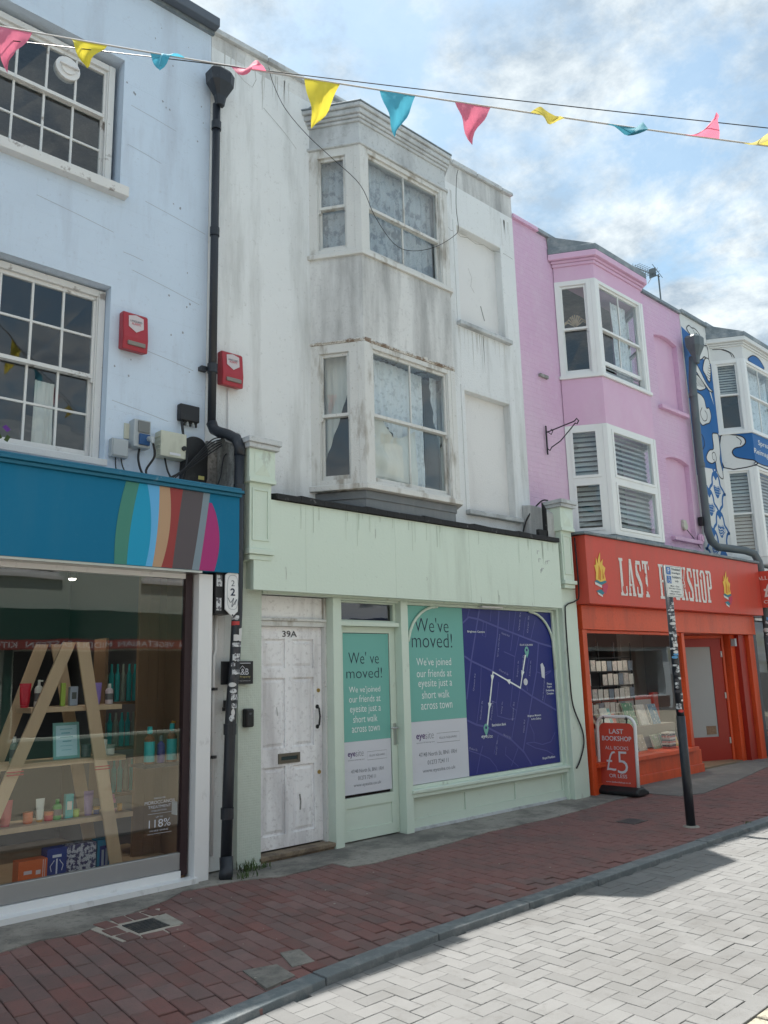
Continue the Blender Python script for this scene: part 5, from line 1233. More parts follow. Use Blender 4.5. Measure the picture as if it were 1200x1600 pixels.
part('pot', MB().lathe((1.78, 6.34, 3.287), [(.07, 0), (.10, .12), (.11, .13)], 12), M_dark, fp)
lf = MB(); pf = MB(); r9 = random.Random(5)
for k in range(90):
    p = Vector((1.82+r9.gauss(0, .07), 6.28+r9.gauss(0, .05), 3.42+r9.gauss(0, .07))); a = r9.uniform(0, 6.28); s_ = r9.uniform(.02, .035)
    t1 = Vector((math.cos(a), math.sin(a)*.4, r9.uniform(-.6, .6)))*s_; t2 = Vector((-math.sin(a)*.3, r9.uniform(-.5, .5), 1))*s_
    (pf if k % 2 else lf).add([p-t1, p+t2, p+t1, p-t2], [(0, 1, 2, 3)])
part('leaves', lf, M_weed, fp, stuff=True); part('petals', pf, flat('petunia_purple', (.10, .015, .20)), fp, stuff=True)
# ================================================================ BOXES AND CABLES ON THE WALLS
def alarm(x0, x1, z0, z1, y, lab, d=.11):
    t = thing('alarm_box', lab, 'alarm box', ((x0+x1)/2, y, z0), 'red burglar alarm boxes')
    F = FY(y); c = MB()
    pr = [(0, z0+.02), (d*.9, z0), (d, z0+.12), (d*.8, z1-.02), (d*.65, z1), (0, z1)]
    vs = [F.P(x0, z, dd) for dd, z in pr]+[F.P(x1, z, dd) for dd, z in pr]; n = len(pr)
    c.add(vs, [tuple(range(n-1, -1, -1)), tuple(range(n, 2*n))]+[(i, (i+1) % n, (i+1) % n+n, i+n) for i in range(n)])
    part('case', c, M_redbox, t, bevel=.012)
    xm = (x0+x1)/2; w = (x1-x0)*.30; h = (z1-z0)
    fs = Face((0, y-d-.002), (1, y-d-.002))
    G_ = lambda u, z: (u, z)
    zt = z1-.06*h; zb = z1-.50*h
    shp = [(xm-w, zt-.02), (xm, zt), (xm+w, zt-.02), (xm+w, zb+.10*h), (xm, zb-.01), (xm-w, zb+.10*h)]
    def tilt(mb):   # follow the sloping front
        for v in mb.v:
            f = (v.z-(z0+.12))/((z1-.02)-(z0+.12)); v.y += max(0, f)*d*.2
        return mb
    part('badge', tilt(MB().fpoly(fs, shp, .003, .002)), flat('badge_silver', (.55, .50, .52), .4), t)
    part('badge_print', tilt(text_mb('LANGUARD', fs, xm-w*.8, xm+w*.8, zt-.075, zt-.055, .0045)), P_ink, t)
    part('badge_print', tilt(text_mb('ALARMS', fs, xm-w*.6, xm+w*.6, zb+.06, zb+.085, .0045)), flat('badge_red', (.5, .03, .06)), t)
    part('strobe', MB().fbox(fs, x0+.04, x1-.03, z0+.045, z0+.085, .006, -.02), flat('strobe_lens', (.22, .20, .18), .3), t, bevel=.006)
    return t
alarm(2.985, 3.225, 4.52, 4.89, 6.60, 'red alarm box on the pale blue wall, left of the black downpipe')
alarm(4.01, 4.25, 4.42, 4.78, 6.596, 'red alarm box on the white wall, just right of the black downpipe')
def cable(path, r, lab, cat='cable', m=None, g='loose cables on the facades'):
    return solo('cable', MB().tube([tuple(p) for p in spline(path, n=5)], r, 5), m or M_black, lab, cat, g, smooth=True)
cable([(4.13, 6.58, 4.42), (4.135, 6.58, 4.1), (4.13, 6.58, 3.84)], .010, 'pale cable conduit dropping from the alarm box on the white wall', m=M_white_pl)
jb = thing('junction_box', 'small grey square box low on the pale blue wall', 'junction box', (3.01, 6.6, 3.53))
part('case', MB().box(2.935, 3.09, 6.53, 6.6, 3.525, 3.69), M_greybox, jb, bevel=.008); part('lid', MB().box(2.945, 3.08, 6.520, 6.529, 3.535, 3.68), M_greybox, jb, bevel=.004)
so = thing('socket_box', 'tall grey outdoor socket box with blue plug on the blue wall', 'socket box', (3.2, 6.6, 3.63))
part('case', MB().box(3.115, 3.275, 6.49, 6.6, 3.635, 3.89), M_greybox, so, bevel=.008)
part('window', MB().box(3.15, 3.26, 6.478, 6.489, 3.77, 3.875), flat('smoked_flap', (.16, .17, .17), .2), so, bevel=.004)
part('socket', MB().box(3.16, 3.26, 6.465, 6.489, 3.655, 3.755), flat('socket_blue', (.02, .08, .22)), so, bevel=.006)
part('plug', MB().tube([(3.25, 6.47, 3.715), (3.25, 6.42, 3.71), (3.255, 6.40, 3.66)], [.028, .026, .012], 8), M_greybox, so)
part('back_plate', MB().box(3.07, 3.30, 6.585, 6.599, 3.72, 3.86), M_creambox, so)
cb_ = thing('control_box', 'cream ribbed control box with black key switch on the blue wall', 'control box', (3.5, 6.6, 3.6))
part('case', MB().box(3.37, 3.63, 6.48, 6.6, 3.59, 3.83), M_creambox, cb_, bevel=.008)
part('fins', MB().box(3.362, 3.369, 6.5, 6.59, 3.61, 3.62).box(3.362, 3.369, 6.5, 6.59, 3.65, 3.66).box(3.362, 3.369, 6.5, 6.59, 3.69, 3.70).box(3.362, 3.369, 6.5, 6.59, 3.73, 3.74).box(3.362, 3.369, 6.5, 6.59, 3.77, 3.78), M_creambox, cb_)
part('key_switch', MB().disc(FY(6.48), 3.60, 3.69, .022, .018, 0), M_black, cb_)
part('label_strip', MB().fbox(FY(6.48), 3.46, 3.57, 3.612, 3.635, .002, 0), P_wh, cb_)
bd_ = thing('distribution_box', 'black ribbed distribution box high beside the downpipe', 'distribution box', (3.68, 6.6, 4.0))
part('case', MB().box(3.585, 3.79, 6.53, 6.6, 3.985, 4.145), M_black, bd_, bevel=.01)
for k in range(6): part('gland', MB().tube([(3.62+k*.03, 6.565, 3.985), (3.62+k*.03, 6.565, 3.945)], .010, 6), M_black if k % 2 else M_greybox, bd_)
sp_ = thing('cable_dome', 'large black rounded cable joint box with yellow label behind the cables', 'cable box', (3.73, 6.6, 3.4))
part('case', MB().fpoly(FY(6.52), spline([(3.63, 3.40), (3.75, 3.37), (3.87, 3.42), (3.88, 3.60), (3.88, 3.74), (3.83, 3.82), (3.75, 3.845), (3.67, 3.82), (3.63, 3.74), (3.625, 3.58)], True, 4), .0, .08), M_black, sp_, bevel=.012)
part('label_strip', MB().fbox(FY(6.52), 3.78, 3.84, 3.435, 3.47, .003, 0.0), flat('yellow_label', (.6, .55, .2)), sp_)
cable([(2.99, 6.57, 3.53), (2.995, 6.56, 3.42), (3.03, 6.54, 3.33), (3.06, 6.5, 3.30)], .006, 'thin cable leaving the small grey box, left strand')
cable([(3.04, 6.57, 3.53), (3.06, 6.56, 3.44), (3.13, 6.54, 3.33), (3.2, 6.45, 3.31)], .006, 'thin cable leaving the small grey box, right strand')
cable([(3.20, 6.55, 3.635), (3.17, 6.5, 3.52), (3.20, 6.48, 3.40), (3.25, 6.4, 3.31)], .011, 'black cable hanging from the base of the socket box')
cable([(3.255, 6.40, 3.66), (3.28, 6.42, 3.55), (3.22, 6.45, 3.42), (3.23, 6.4, 3.30)], .011, 'black cable looping down from the blue plug')
cable([(3.45, 6.55, 3.59), (3.46, 6.5, 3.45), (3.50, 6.42, 3.32)], .009, 'black cable dropping from the cream control box')
cable([(3.61, 6.55, 3.98), (3.62, 6.52, 3.8), (3.63, 6.47, 3.60), (3.58, 6.44, 3.42), (3.48, 6.4, 3.31)], .013, 'thick black cable running down from the ribbed distribution box')
for k in range(5):
    cable([(3.98, 6.45, 3.86-.02*k), (3.85, 6.42, 3.80-.03*k), (3.66-.02*k, 6.42, 3.58-.03*k), (3.5-.03*k, 6.40, 3.40-.01*k), (3.36-.04*k, 6.36, 3.30)], .006, 'black cable sweeping past the domed box, %s' % ('topmost of the bundle', 'second from the top of the bundle', 'middle of the bundle', 'second from the bottom of the bundle', 'lowest of the bundle')[k])
cable([(3.2, 6.42, 3.30), (3.5, 6.40, 3.31), (3.75, 6.40, 3.30), (4.02, 6.35, 3.33)], .012, 'black cable lying along the top of the petrol blue fascia')
cable([(4.06, 6.40, 3.72), (3.98, 6.40, 3.66), (3.93, 6.38, 3.45), (3.87, 6.36, 3.32)], .006, 'thin cable across the stained masonry by the grey pipe')
# white wall cables
cable([(4.37, 6.4, 3.47), (4.5, 6.5, 3.39), (4.62, 6.5, 3.33)], .012, 'short black cable crossing the white wall behind the left corbel')
cable([(8.72, 6.56, 3.36), (8.78, 6.5, 3.62), (8.9, 6.35, 3.84), (9.0, 6.3, 3.86)], .011, 'black cable climbing over the shoulder wall at the pink house')
cable([(9.30, 6.12, 3.35), (9.31, 6.12, 2.62), (9.27, 6.16, 2.50), (9.08, 6.17, 2.44), (9.03, 6.17, 2.30), (9.03, 6.17, 1.5), (9.06, 6.17, 1.15), (9.22, 6.17, .85), (9.24, 6.17, .66), (9.13, 6.17, .47), (9.04, 6.17, .38)], .010, 'black cable running down the green pilaster left of the bookshop')
cable([(4.60, 6.57, 8.33), (4.63, 6.52, 8.1), (4.78, 6.5, 7.85), (5.05, 6.45, 7.62), (5.30, 6.30, 7.35), (5.45, 6.02, 6.95), (5.62, 5.98, 6.62), (5.9, 5.97, 6.38), (6.2, 5.97, 6.40), (6.6, 5.97, 6.60), (6.95, 5.97, 6.88), (7.04, 5.98, 7.02), (7.03, 5.99, 7.3), (7.05, 5.98, 7.7), (7.08, 5.97, 7.84)], .004, 'thin black cable sagging across the upper white bay window')
# ================================================================ DOWNPIPES
dp1 = thing('downpipe', 'black iron downpipe with hopper between the blue and white houses, covered in stickers low down', 'drainpipe', (4.03, 6.2, 0))
def hopper(root, x, y, z, s, m):
    pr = [(.05, 0), (.07, .12), (.15, .28), (.16, .42), (.13, .46)]
    mb = MB()
    for r, h in pr: mb.v += [Vector((x+a*r*s, y+b*r*s*.8, z+h*s)) for a, b in ((-1, -.6), (-.5, -1), (.5, -1), (1, -.6), (1, .7), (-1, .7))]
    mb.f = [tuple(range(5, -1, -1)), tuple(range(24, 30))]+[(i*6+j, i*6+(j+1) % 6, (i+1)*6+(j+1) % 6, (i+1)*6+j) for i in range(4) for j in range(6)]
    return part('hopper', mb, m, root, bevel=.006)
hopper(dp1, 3.915, 6.46, 7.42, .85, M_pipe)
part('upper_pipe', MB().tube([(3.90, 6.50, 7.45), (3.90, 6.50, 3.98)], .040, 12), M_pipe, dp1, smooth=True)
part('elbow', MB().tube([(3.90, 6.50, 4.0), (3.91, 6.47, 3.93), (3.93, 6.40, 3.89), (3.95, 6.28, 3.84), (3.985, 6.20, 3.79), (4.005, 6.17, 3.70), (4.0, 6.165, 3.62)], .052, 12), M_pipe, dp1, smooth=True)
part('lower_pipe', MB().tube([(4.0, 6.165, 3.66), (3.99, 6.16, 2.7), (3.985, 6.16, 2.2), (3.965, 6.16, 1.75), (3.93, 6.16, 1.34), (3.91, 6.15, .86), (3.885, 6.14, .10)], .047, 14), M_pipe, dp1, smooth=True)
part('shoe', MB().tube([(3.887, 6.14, .16), (3.88, 6.12, .06), (3.82, 6.04, .035)], .056, 12), M_pipe, dp1, smooth=True)
for z, x_, y_, r_ in ((7.2, 3.90, 6.50, .05), (6.0, 3.90, 6.50, .048), (4.55, 3.90, 6.50, .05), (3.3, 3.997, 6.163, .054), (1.18, 3.923, 6.16, .055), (.50, 3.897, 6.148, .055)):
    part('collar', MB().tube([(x_, y_, z-.045), (x_, y_, z+.045)], r_, 14), M_pipe, dp1, smooth=False)
part('bracket', MB().box(3.80, 3.87, 6.53, 6.6, 4.53, 4.57), M_pipe, dp1)
part('mortar_smear', MB().tube([(3.97, 6.31, 3.835), (4.0, 6.22, 3.80)], .058, 10), M_white_dirty, dp1)
def stickers(root, cx, cy, r, z0, z1, n, seed, facing=-1.9, spread=1.3, dense=True):
    """paper stickers wrapped round a pole"""
    rs_ = random.Random(seed)
    cols = [M_graffiti, M_graffiti, flat('sticker_white', (.62, .62, .62)) if 'sticker_white' not in MATS else MATS['sticker_white'], M_graffiti]
    for nm_, c in (('sticker_purple', (.28, .16, .36)), ('sticker_green', (.04, .42, .30)), ('sticker_sky', (.10, .30, .55)), ('sticker_red', (.5, .05, .05)), ('sticker_ink', (.05, .05, .06))):
        cols.append(MATS.get(nm_) or flat(nm_, c))
    for k in range(n):
        z = z0+(z1-z0)*(k+.5)/n+rs_.uniform(-.01, .01); h = (z1-z0)/n*rs_.uniform(.55, 1.1)*.5; w = rs_.uniform(.35, 1.0)
        a0 = facing+rs_.uniform(-spread, spread)*.6
        mb = MB(); rr = r+.0012+.0004*(k % 5); m_ = 7; rnd_ = rs_.random() < .4
        for i in range(m_):
            t = i/(m_-1); an = a0-w+2*w*t; hh = h*(math.sqrt(max(.05, 1-(2*t-1)**2)) if rnd_ else 1+rs_.uniform(-.2, .2))
            X, Y_ = cx(z) if callable(cx) else cx, cy(z) if callable(cy) else cy
            mb.v += [Vector((X+rr*math.cos(an), Y_+rr*math.sin(an), z-hh)), Vector((X+rr*math.cos(an), Y_+rr*math.sin(an), z+hh))]
        mb.f = [(2*i, 2*i+2, 2*i+3, 2*i+1) for i in range(m_-1)]
        part('sticker', mb, cols[rs_.choice([0, 0, 0, 0, 1, 1, 2, 3, 8, 8, 8, 0, 1, 2, 3, 8, rs_.choice([4, 5, 6, 7])])], root)
pxf = lambda z: 3.93+(z-1.34)*.085 if z < 1.75 else 3.965+(z-1.75)*.044
stickers(dp1, pxf, lambda z: 6.16, .047, 1.18, 2.16, 17, 4)
dp2 = thing('downpipe', 'grey plastic downpipe with wide hopper running over the blue mural', 'drainpipe', (15.2, 6.1, 0))
hopper(dp2, 14.16, 6.38, 7.16, 1.15, M_gpipe)
part('upper_pipe', MB().tube([(14.16, 6.44, 7.3), (14.10, 6.47, 6.8), (14.08, 6.48, 5.5), (14.10, 6.48, 3.98), (14.16, 6.46, 3.80), (14.30, 6.42, 3.70), (14.9, 6.2, 3.66), (15.06, 6.10, 3.60), (15.12, 6.06, 3.45), (15.12, 6.05, 3.3), (15.12, 6.05, 2.0)], .070, 12), M_gpipe, dp2, smooth=True)
part('lower_pipe', MB().tube([(15.12, 6.05, 2.1), (15.13, 6.05, .0)], .076, 14), M_gpipe, dp2, smooth=True)
for z in (6.55, 5.2): part('collar', MB().tube([(14.085, 6.475, z-.04), (14.085, 6.475, z+.04)], .078, 12), M_gpipe, dp2)
stickers(dp2, 15.125, 6.05, .076, .6, 2.45, 26, 9, facing=-2.4)
vb = thing('vent_box', 'small round grey alarm sounder in the lower pink niche', 'sounder', (13.62, 6.7, 3.98))
part('case', MB().disc(FY(6.70), 13.62, 4.05, .075, .06, 0, 14).fbox(FY(6.7), 13.56, 13.68, 4.0, 4.16, .05, 0), M_creambox, vb, bevel=.008)
part('bell_box', MB().box(13.98, 14.08, 6.5, 6.59, 4.08, 4.24), M_black, thing('meter_box', 'small black box beside the grey downpipe on the pink corner', 'meter box', (14.03, 6.55, 4.08)), bevel=.006)
cable([(13.63, 6.64, 3.98), (13.75, 6.58, 3.82), (13.92, 6.56, 3.66)], .007, 'thin cable hanging from the round sounder in the pink niche')
solo('extractor_outlet', MB().disc(FY(6.588), 13.98, 3.84, .085, .05, 0, 16).disc(FY(6.588), 13.98, 3.84, .055, .07, .05, 16), M_pink_s, 'round pink painted pipe outlet low on the pink corner', 'vent', bevel=.008)
# conduit and plaques left of the front door
cd = thing('conduit', 'white painted conduit running down the boarding below the numbered cabinet', 'conduit', (3.86, 6.3, .1))
part('pipe', MB().tube([(3.86, 6.305, 2.2), (3.86, 6.305, 1.85), (3.845, 6.305, 1.80), (3.845, 6.305, .15)], .014, 8), M_white_pl, cd, smooth=True)
for z in (1.52, .95): part('clip', MB().tube([(3.845, 6.29, z-.012), (3.845, 6.29, z+.012)], .028, 8), M_pipe, cd)
cab = thing('numbered_cabinet', 'white cut-corner plaque marked 2 2 on a sticker-covered black box', 'cabinet', (3.9, 6.2, 2.12))
part('box', MB().box(3.755, 3.93, 6.15, 6.33, 2.16, 2.53), M_black, cab, bevel=.004)
part('sticker', MB().fbox(FY(6.15), 3.765, 3.82, 2.40, 2.50, .002, 0).fbox(FY(6.15), 3.765, 3.815, 2.19, 2.30, .002, 0), M_graffiti, cab)
CBF = FY(6.13)
part('plaque', MB().fpoly(CBF, [(3.835, 2.20), (3.91, 2.135), (3.985, 2.20), (3.985, 2.50), (3.91, 2.56), (3.835, 2.50)], .012, .014), M_white_pl, cab, bevel=.003)
part('plaque_rim', MB().strip(CBF, spline([(3.86, 2.24), (3.91, 2.20), (3.96, 2.24), (3.96, 2.46), (3.91, 2.50), (3.86, 2.46)], True, 3), .005, .0135, True), M_greybox, cab)
words(cab, CBF, .0145, [('2', 3.893, 3.928, 2.405, 2.455, P_ink, -.01), ('2', 3.886, 3.934, 2.32, 2.385, P_ink, .02)])
part('scribble', MB().strip(CBF, spline([(3.86, 2.30), (3.89, 2.26), (3.92, 2.30), (3.90, 2.22), (3.95, 2.29), (3.93, 2.24)]), .005, .0145), P_ink, cab)
for z in (2.545, 2.15): part('screw', MB().disc(CBF, 3.91, z, .008, .015, .012, 8), M_black, cab)
ag = thing('agents_board', 'small black sign reading A&B Property behind the stickered pipe', 'sign', (4.03, 6.24, 1.56))
AF = FY(6.235)
part('board', MB().fbox(AF, 3.87, 4.20, 1.555, 1.755, .012, 0), M_black, ag, bevel=.002)
words(ag, AF, .0145, [('A&B', 4.02, 4.15, 1.635, 1.69, P_wh, .0), ('Property', 4.06, 4.17, 1.605, 1.628, flat('gilt_ink', (.45, .40, .18)), 0), ('www.abproperty.co.uk', 4.02, 4.17, 1.578, 1.588, P_wh, 0)])
part('roof_motif', MB().strip(AF, [(4.06, 1.69), (4.085, 1.715), (4.11, 1.69)], .005, .0145).strip(AF, [(4.03, 1.737), (4.17, 1.737)], .006, .0145), P_wh, ag)
ks = thing('key_safe', 'small black key safe on the mosaic pilaster by the front door', 'key safe', (4.17, 6.24, 1.18))
part('body', MB().box(4.115, 4.20, 6.205, 6.27, 1.18, 1.34), M_black, ks, bevel=.012)
part('cover', MB().box(4.122, 4.193, 6.196, 6.2045, 1.19, 1.33), M_black, ks, bevel=.008)
words(ks, FY(6.196), .0015, [('KEY', 4.145, 4.172, 1.29, 1.305, P_grey, 0)])
pk = solo('small_lock_box', MB().box(3.93, 4.02, 6.24, 6.3, 1.33, 1.36).box(3.94, 4.0, 6.25, 6.3, 1.361, 1.42), M_black, 'tiny black bracket box behind the stickered pipe', 'bracket')
# ================================================================ PAVEMENT FURNITURE
sg_ = thing('parking_sign', 'white disabled parking sign on a black sticker-covered pole', 'road sign', (8.21, 4.275, 0))
PX, PY = 8.21, 4.275
part('post', MB().tube([(PX+.0, PY, -.05), (PX, PY, 1.10)], .046, 16), M_pipe, sg_, smooth=True)
part('post', MB().tube([(PX, PY, 1.101), (PX, PY, 2.68)], .040, 16), M_pipe, sg_, smooth=True)
part('base_collar', MB().lathe((PX, PY, 0), [(.085, .001), (.075, .012), (.05, .016)], 16), M_conc, sg_)
SF_ = FY(4.225)
pl = part('sign_plate', MB().fbox(SF_, 8.075, 8.435, 2.335, 2.675, .003, 0), flat('sign_face', (.64, .66, .66), .35), sg_, bevel=.002)
part('sign_border', MB().strip(SF_, [(8.085, 2.345), (8.425, 2.345), (8.425, 2.665), (8.085, 2.665)], .004, .0045, True), P_ink, pl)
bl = flat('sign_blue', (.01, .11, .40), .35)
part('parking_symbol', MB().fbox(SF_, 8.10, 8.19, 2.575, 2.655, .005, .003), bl, pl)
part('wheelchair_symbol', MB().fbox(SF_, 8.10, 8.19, 2.48, 2.56, .005, .003), bl, pl)
part('lettering', text_mb('P', SF_, 8.125, 8.165, 2.587, 2.643, .0065, .02), P_wh, pl)
part('wheelchair_figure', MB().disc(SF_, 8.14, 2.545, .008, .0065, .006, 8).strip(SF_, [(8.14, 2.54), (8.143, 2.515), (8.162, 2.513), (8.17, 2.492)], .007, .0065).strip(SF_, [(8.143+.02*math.cos(a*.5+2.0), 2.505+.02*math.sin(a*.5+2.0)) for a in range(9)], .004, .0067), P_wh, pl)
for k, s_ in enumerate(('Disabled', 'badge', 'holders', 'only')): part('lettering', text_mb(s_, SF_, 8.215 if k != 3 else 8.27, 8.40 if k != 3 else 8.35, 2.625-k*.043, 2.652-k*.043, .005, .008), P_ink, pl)
for k, s_ in enumerate(('Mon - Sun', 'Max stay 3 hours', 'No return', 'within 1 hour')): part('lettering', text_mb(s_, SF_, 8.12+(k % 2 == 0)*.04, 8.39-(k % 2 == 0)*.04, 2.445-k*.028, 2.462-k*.028, .005, .006), P_ink, pl)
stickers(sg_, PX, PY, .040, 1.14, 2.28, 34, 21, facing=-2.3, spread=1.2)
ab = thing('pavement_sign', 'red pavement sign in a white frame reading LAST BOOKSHOP ALL BOOKS £5 OR LESS', 'pavement sign', (9.70, 5.96, .01))
AX = 9.66
AFc = Face((AX, 6.27), (AX, 5.67))       # faces along the street, towards the camera
def af(pts, lean=.05): return [AFc.P(u, z, 0)+Vector((lean*z, 0, 0)) for u, z in pts]
fr_ = af([(.02, .06), (.02, .5), (.02, .86)]+[(.02+.12*(1-math.cos(t*math.pi/12)), .86+.12*math.sin(t*math.pi/12)) for t in range(1, 7)]+[(.46, .98)]+[(.46+.12*math.sin(t*math.pi/12), .86+.12*math.cos(t*math.pi/12)) for t in range(1, 7)]+[(.58, .5), (.58, .06)])
part('frame', MB().tube(fr_, .021, 10), M_white_pl, ab, smooth=True)
pn2 = MB(); pts = [(.05, .10), (.55, .10), (.55, .80)]+[(.47+.08*math.cos(t*math.pi/12), .82+.08*math.sin(t*math.pi/12)) for t in range(0, 7)]+[(.13+.08*math.cos(t*math.pi/12), .82+.08*math.sin(t*math.pi/12)) for t in range(6, 13)]
pts = [pts[0], pts[1]]+pts[3:]
pn2.fpoly(AFc, pts, .004, .012)
for v in pn2.v: v.x += .05*v.z
part('panel', pn2, M_red, ab)
def atext(s, a, b, c, e, th, m=None):
    mb = text_mb(s, AFc, a, b, c, e, .0065, th)
    for v in mb.v: v.x += .05*v.z
    part('lettering', mb, m or P_wh, ab)
def serif_word(s, a, b, c, e, th): atext(s, a, b, c, e, th)
serif_word('LAST', .20, .41, .765, .825, .012); serif_word('BOOKSHOP', .09, .52, .675, .735, .012); serif_word('ALL BOOKS', .13, .47, .565, .608, -.006)
atext('£', .14, .28, .30, .545, -.012); atext('5', .30, .45, .27, .545, -.012)
serif_word('OR LESS', .17, .43, .215, .26, .004); serif_word('www.lastbookshop.co.uk', .12, .48, .145, .172, 0)
for u in (.13, .47): part('clip', MB().tube([AFc.P(u, .985, .012)+Vector((.05*.98, 0, 0)), AFc.P(u, .90, .012)+Vector((.045, 0, 0))], .011, 6).tube([AFc.P(u-.02, .955, .02)+Vector((.048, 0, 0)), AFc.P(u+.02, .955, .02)+Vector((.048, 0, 0))], .008, 6), M_black, ab)
bm2 = MB(); bx_ = [(9.56, .012), (9.545, .06), (9.62, .115), (9.74, .115), (9.86, .06), (9.86, .012)]
n = len(bx_)
bm2.add([(x_, 5.65, z) for x_, z in bx_]+[(x_, 6.29, z) for x_, z in bx_], [tuple(range(n-1, -1, -1)), tuple(range(n, 2*n))]+[(i, (i+1) % n, (i+1) % n+n, i+n) for i in range(n)])
part('base', bm2, M_black, ab, bevel=.02)
# ================================================================ BUNTING AND WIRE
bt = thing('bunting', 'string of yellow, blue and pink triangular pennants hanging across the street', 'bunting', (3.4, 3.5, 5.5))
A0, A1 = Vector((1.443, 5.265, 6.035)), Vector((5.418, 1.78, 5.082))
dirn = A1-A0
def bp(t): return A0+dirn*t+Vector((0, 0, -.10*4*t*(1-t)*.35+.035))
e0 = A0-dirn*.34; e1 = A1+dirn*1.2
pth = [e0]+[bp(i/24) for i in range(25)]+[e1]
part('cord', MB().tube(pth, .006, 5), M_rope, bt, smooth=True)
Cy = pbr('pennant_yellow', (.85, .72, .08), .7, .05, 6); Cb = pbr('pennant_blue', (.10, .46, .62), .7, .05, 6); Cp = pbr('pennant_pink', (.80, .22, .33), .7, .05, 6); Ct = pbr('pennant_teal', (.07, .30, .40), .7, .05, 6); Co = pbr('pennant_ochre', (.60, .52, .12), .7, .05, 6)
for m_ in (Cy, Cb, Cp, Ct, Co):      # thin cloth lets light through
    N_, L_ = m_.node_tree.nodes, m_.node_tree.links
    tr = N_.new('ShaderNodeBsdfTranslucent'); mx_ = N_.new('ShaderNodeMixShader'); mx_.inputs[0].default_value = .45
    L_.new(N_['Principled BSDF'].inputs['Base Color'].links[0].from_socket, tr.inputs['Color'])
    L_.new(N_['Principled BSDF'].outputs[0], mx_.inputs[1]); L_.new(tr.outputs[0], mx_.inputs[2]); L_.new(mx_.outputs[0], N_['Material Output'].inputs[0])
# per pennant: position along the string, colour, how the wind holds it (tip u, tip z)
pl_ = [(-.005, Cp, -.03, -.33, 0), (.093, Cy, -.02, -.20, 0), (.195, Cb, -.05, -.16, 1), (.300, Cp, .06, -.09, 2), (.396, Cy, -.06, -.36, 0), (.494, Cb, -.02, -.33, 0), (.592, Cp, -.03, -.30, 0), (.690, Co, .01, -.12, 2), (.789, Ct, .09, -.11, 2), (.890, Cp, .05, .07, 2), (.966, Co, .04, -.02, 2), (1.06, Cy, -.02, -.30, 0), (-.105, Cb, .0, -.3, 0)]
du = dirn.normalized()
for k, (t, c, tu, tz, mode) in enumerate(pl_):
    a = bp(t); b = bp(t+.047); w = (b-a); nn = w.cross(Vector((0, 0, 1))).normalized()
    mb = MB(); n_ = 8
    tip = a+w*.5+du*tu+Vector((0, 0, tz*1.12))+nn*(.02, .06, .16)[mode]
    for i in range(n_+1):
        s_ = i/n_
        for j in range(n_+1):
            q = j/n_; base_ = a.lerp(b, q); p = base_.lerp(tip, s_)
            p = p+nn*(.05*math.sin(q*5+s_*4+k)*s_*(1-s_)*2+.02*math.sin(q*9+k*2)*(1-s_)*s_*3)+du*(.02*math.sin(s_*7+k)*s_)
            if mode == 2: p = p+Vector((0, 0, .05*math.sin(s_*math.pi)*math.cos(q*4+k)))
            if mode == 1 and q > .4: p = p+Vector((0, 0, .06*math.sin(s_*math.pi)))
            mb.v.append(p)
    mb.f = [(i*(n_+1)+j, i*(n_+1)+j+1, (i+1)*(n_+1)+j+1, (i+1)*(n_+1)+j) for i in range(n_) for j in range(n_)]
    part('pennant', mb, c, bt, smooth=True)
W0, W1 = Vector((2.404, 4.424, 5.797)), Vector((5.40, 1.755, 5.234))
wd = W1-W0
solo('overhead_wire', MB().tube([W0-wd*.85+Vector((0, 0, .0)), W0, W0.lerp(W1, .25)-Vector((0, 0, .008)), W0.lerp(W1, .5)-Vector((0, 0, .012)), W0.lerp(W1, .75)-Vector((0, 0, .008)), W1, W1+wd*1.4], .0035, 5), M_black, 'thin dark wire stretched across the street just above the bunting', 'wire')
# ================================================================ GOODS IN THE LEFT SHOP WINDOW
ld = thing('ladder_shelf', 'pale pine A-frame ladder shelf standing in the left shop window', 'shelf', (2.6, 6.8, .11))
def plank(p0, p1, w, d0, y0, y1):
    v = []
    for (x_, z_) in (p0, p1):
        v.append((x_, z_))
    (xa, za), (xb, zb) = v
    return MB().hexa([(xa-w/2, y0, za), (xa+w/2, y0, za), (xa+w/2, y1, za), (xa-w/2, y1, za), (xb-w/2, y0, zb), (xb+w/2, y0, zb), (xb+w/2, y1, zb), (xb-w/2, y1, zb)])
M_pine2 = M_pine
for (a, b, y_) in (((1.98, .112), (2.69, 1.93), 6.62), ((3.16, .112), (2.79, 1.93), 6.60), ((2.03, .112), (2.62, 1.93), 7.02), ((3.14, .112), (2.74, 1.93), 7.0)):
    part('leg', plank(a, b, .105, 0, y_, y_+.022), M_pine, ld, bevel=.002)
for (x0, x1, z_) in ((2.42, 3.17, 1.40), (2.14, 3.22, .985), (1.98, 3.30, .525)):
    part('shelf_board', MB().box(x0, x1, 6.645, 6.98, z_-.02, z_+.02), M_pine, ld, bevel=.003)
M_rb = flat('elastic_red', (.45, .05, .05)); 
for x_, z_, s_ in ((2.315, .95, .06), (3.00, .93, -.03)): part('elastic_band', MB().box(x_-.06, x_+.06, 6.598, 6.615 if x_ > 2.9 else 6.618, z_, z_+.008).box(x_-.06, x_+.06, 6.597, 6.615, z_-.022, z_-.014), M_rb if x_ < 2.9 else M_rb, ld)
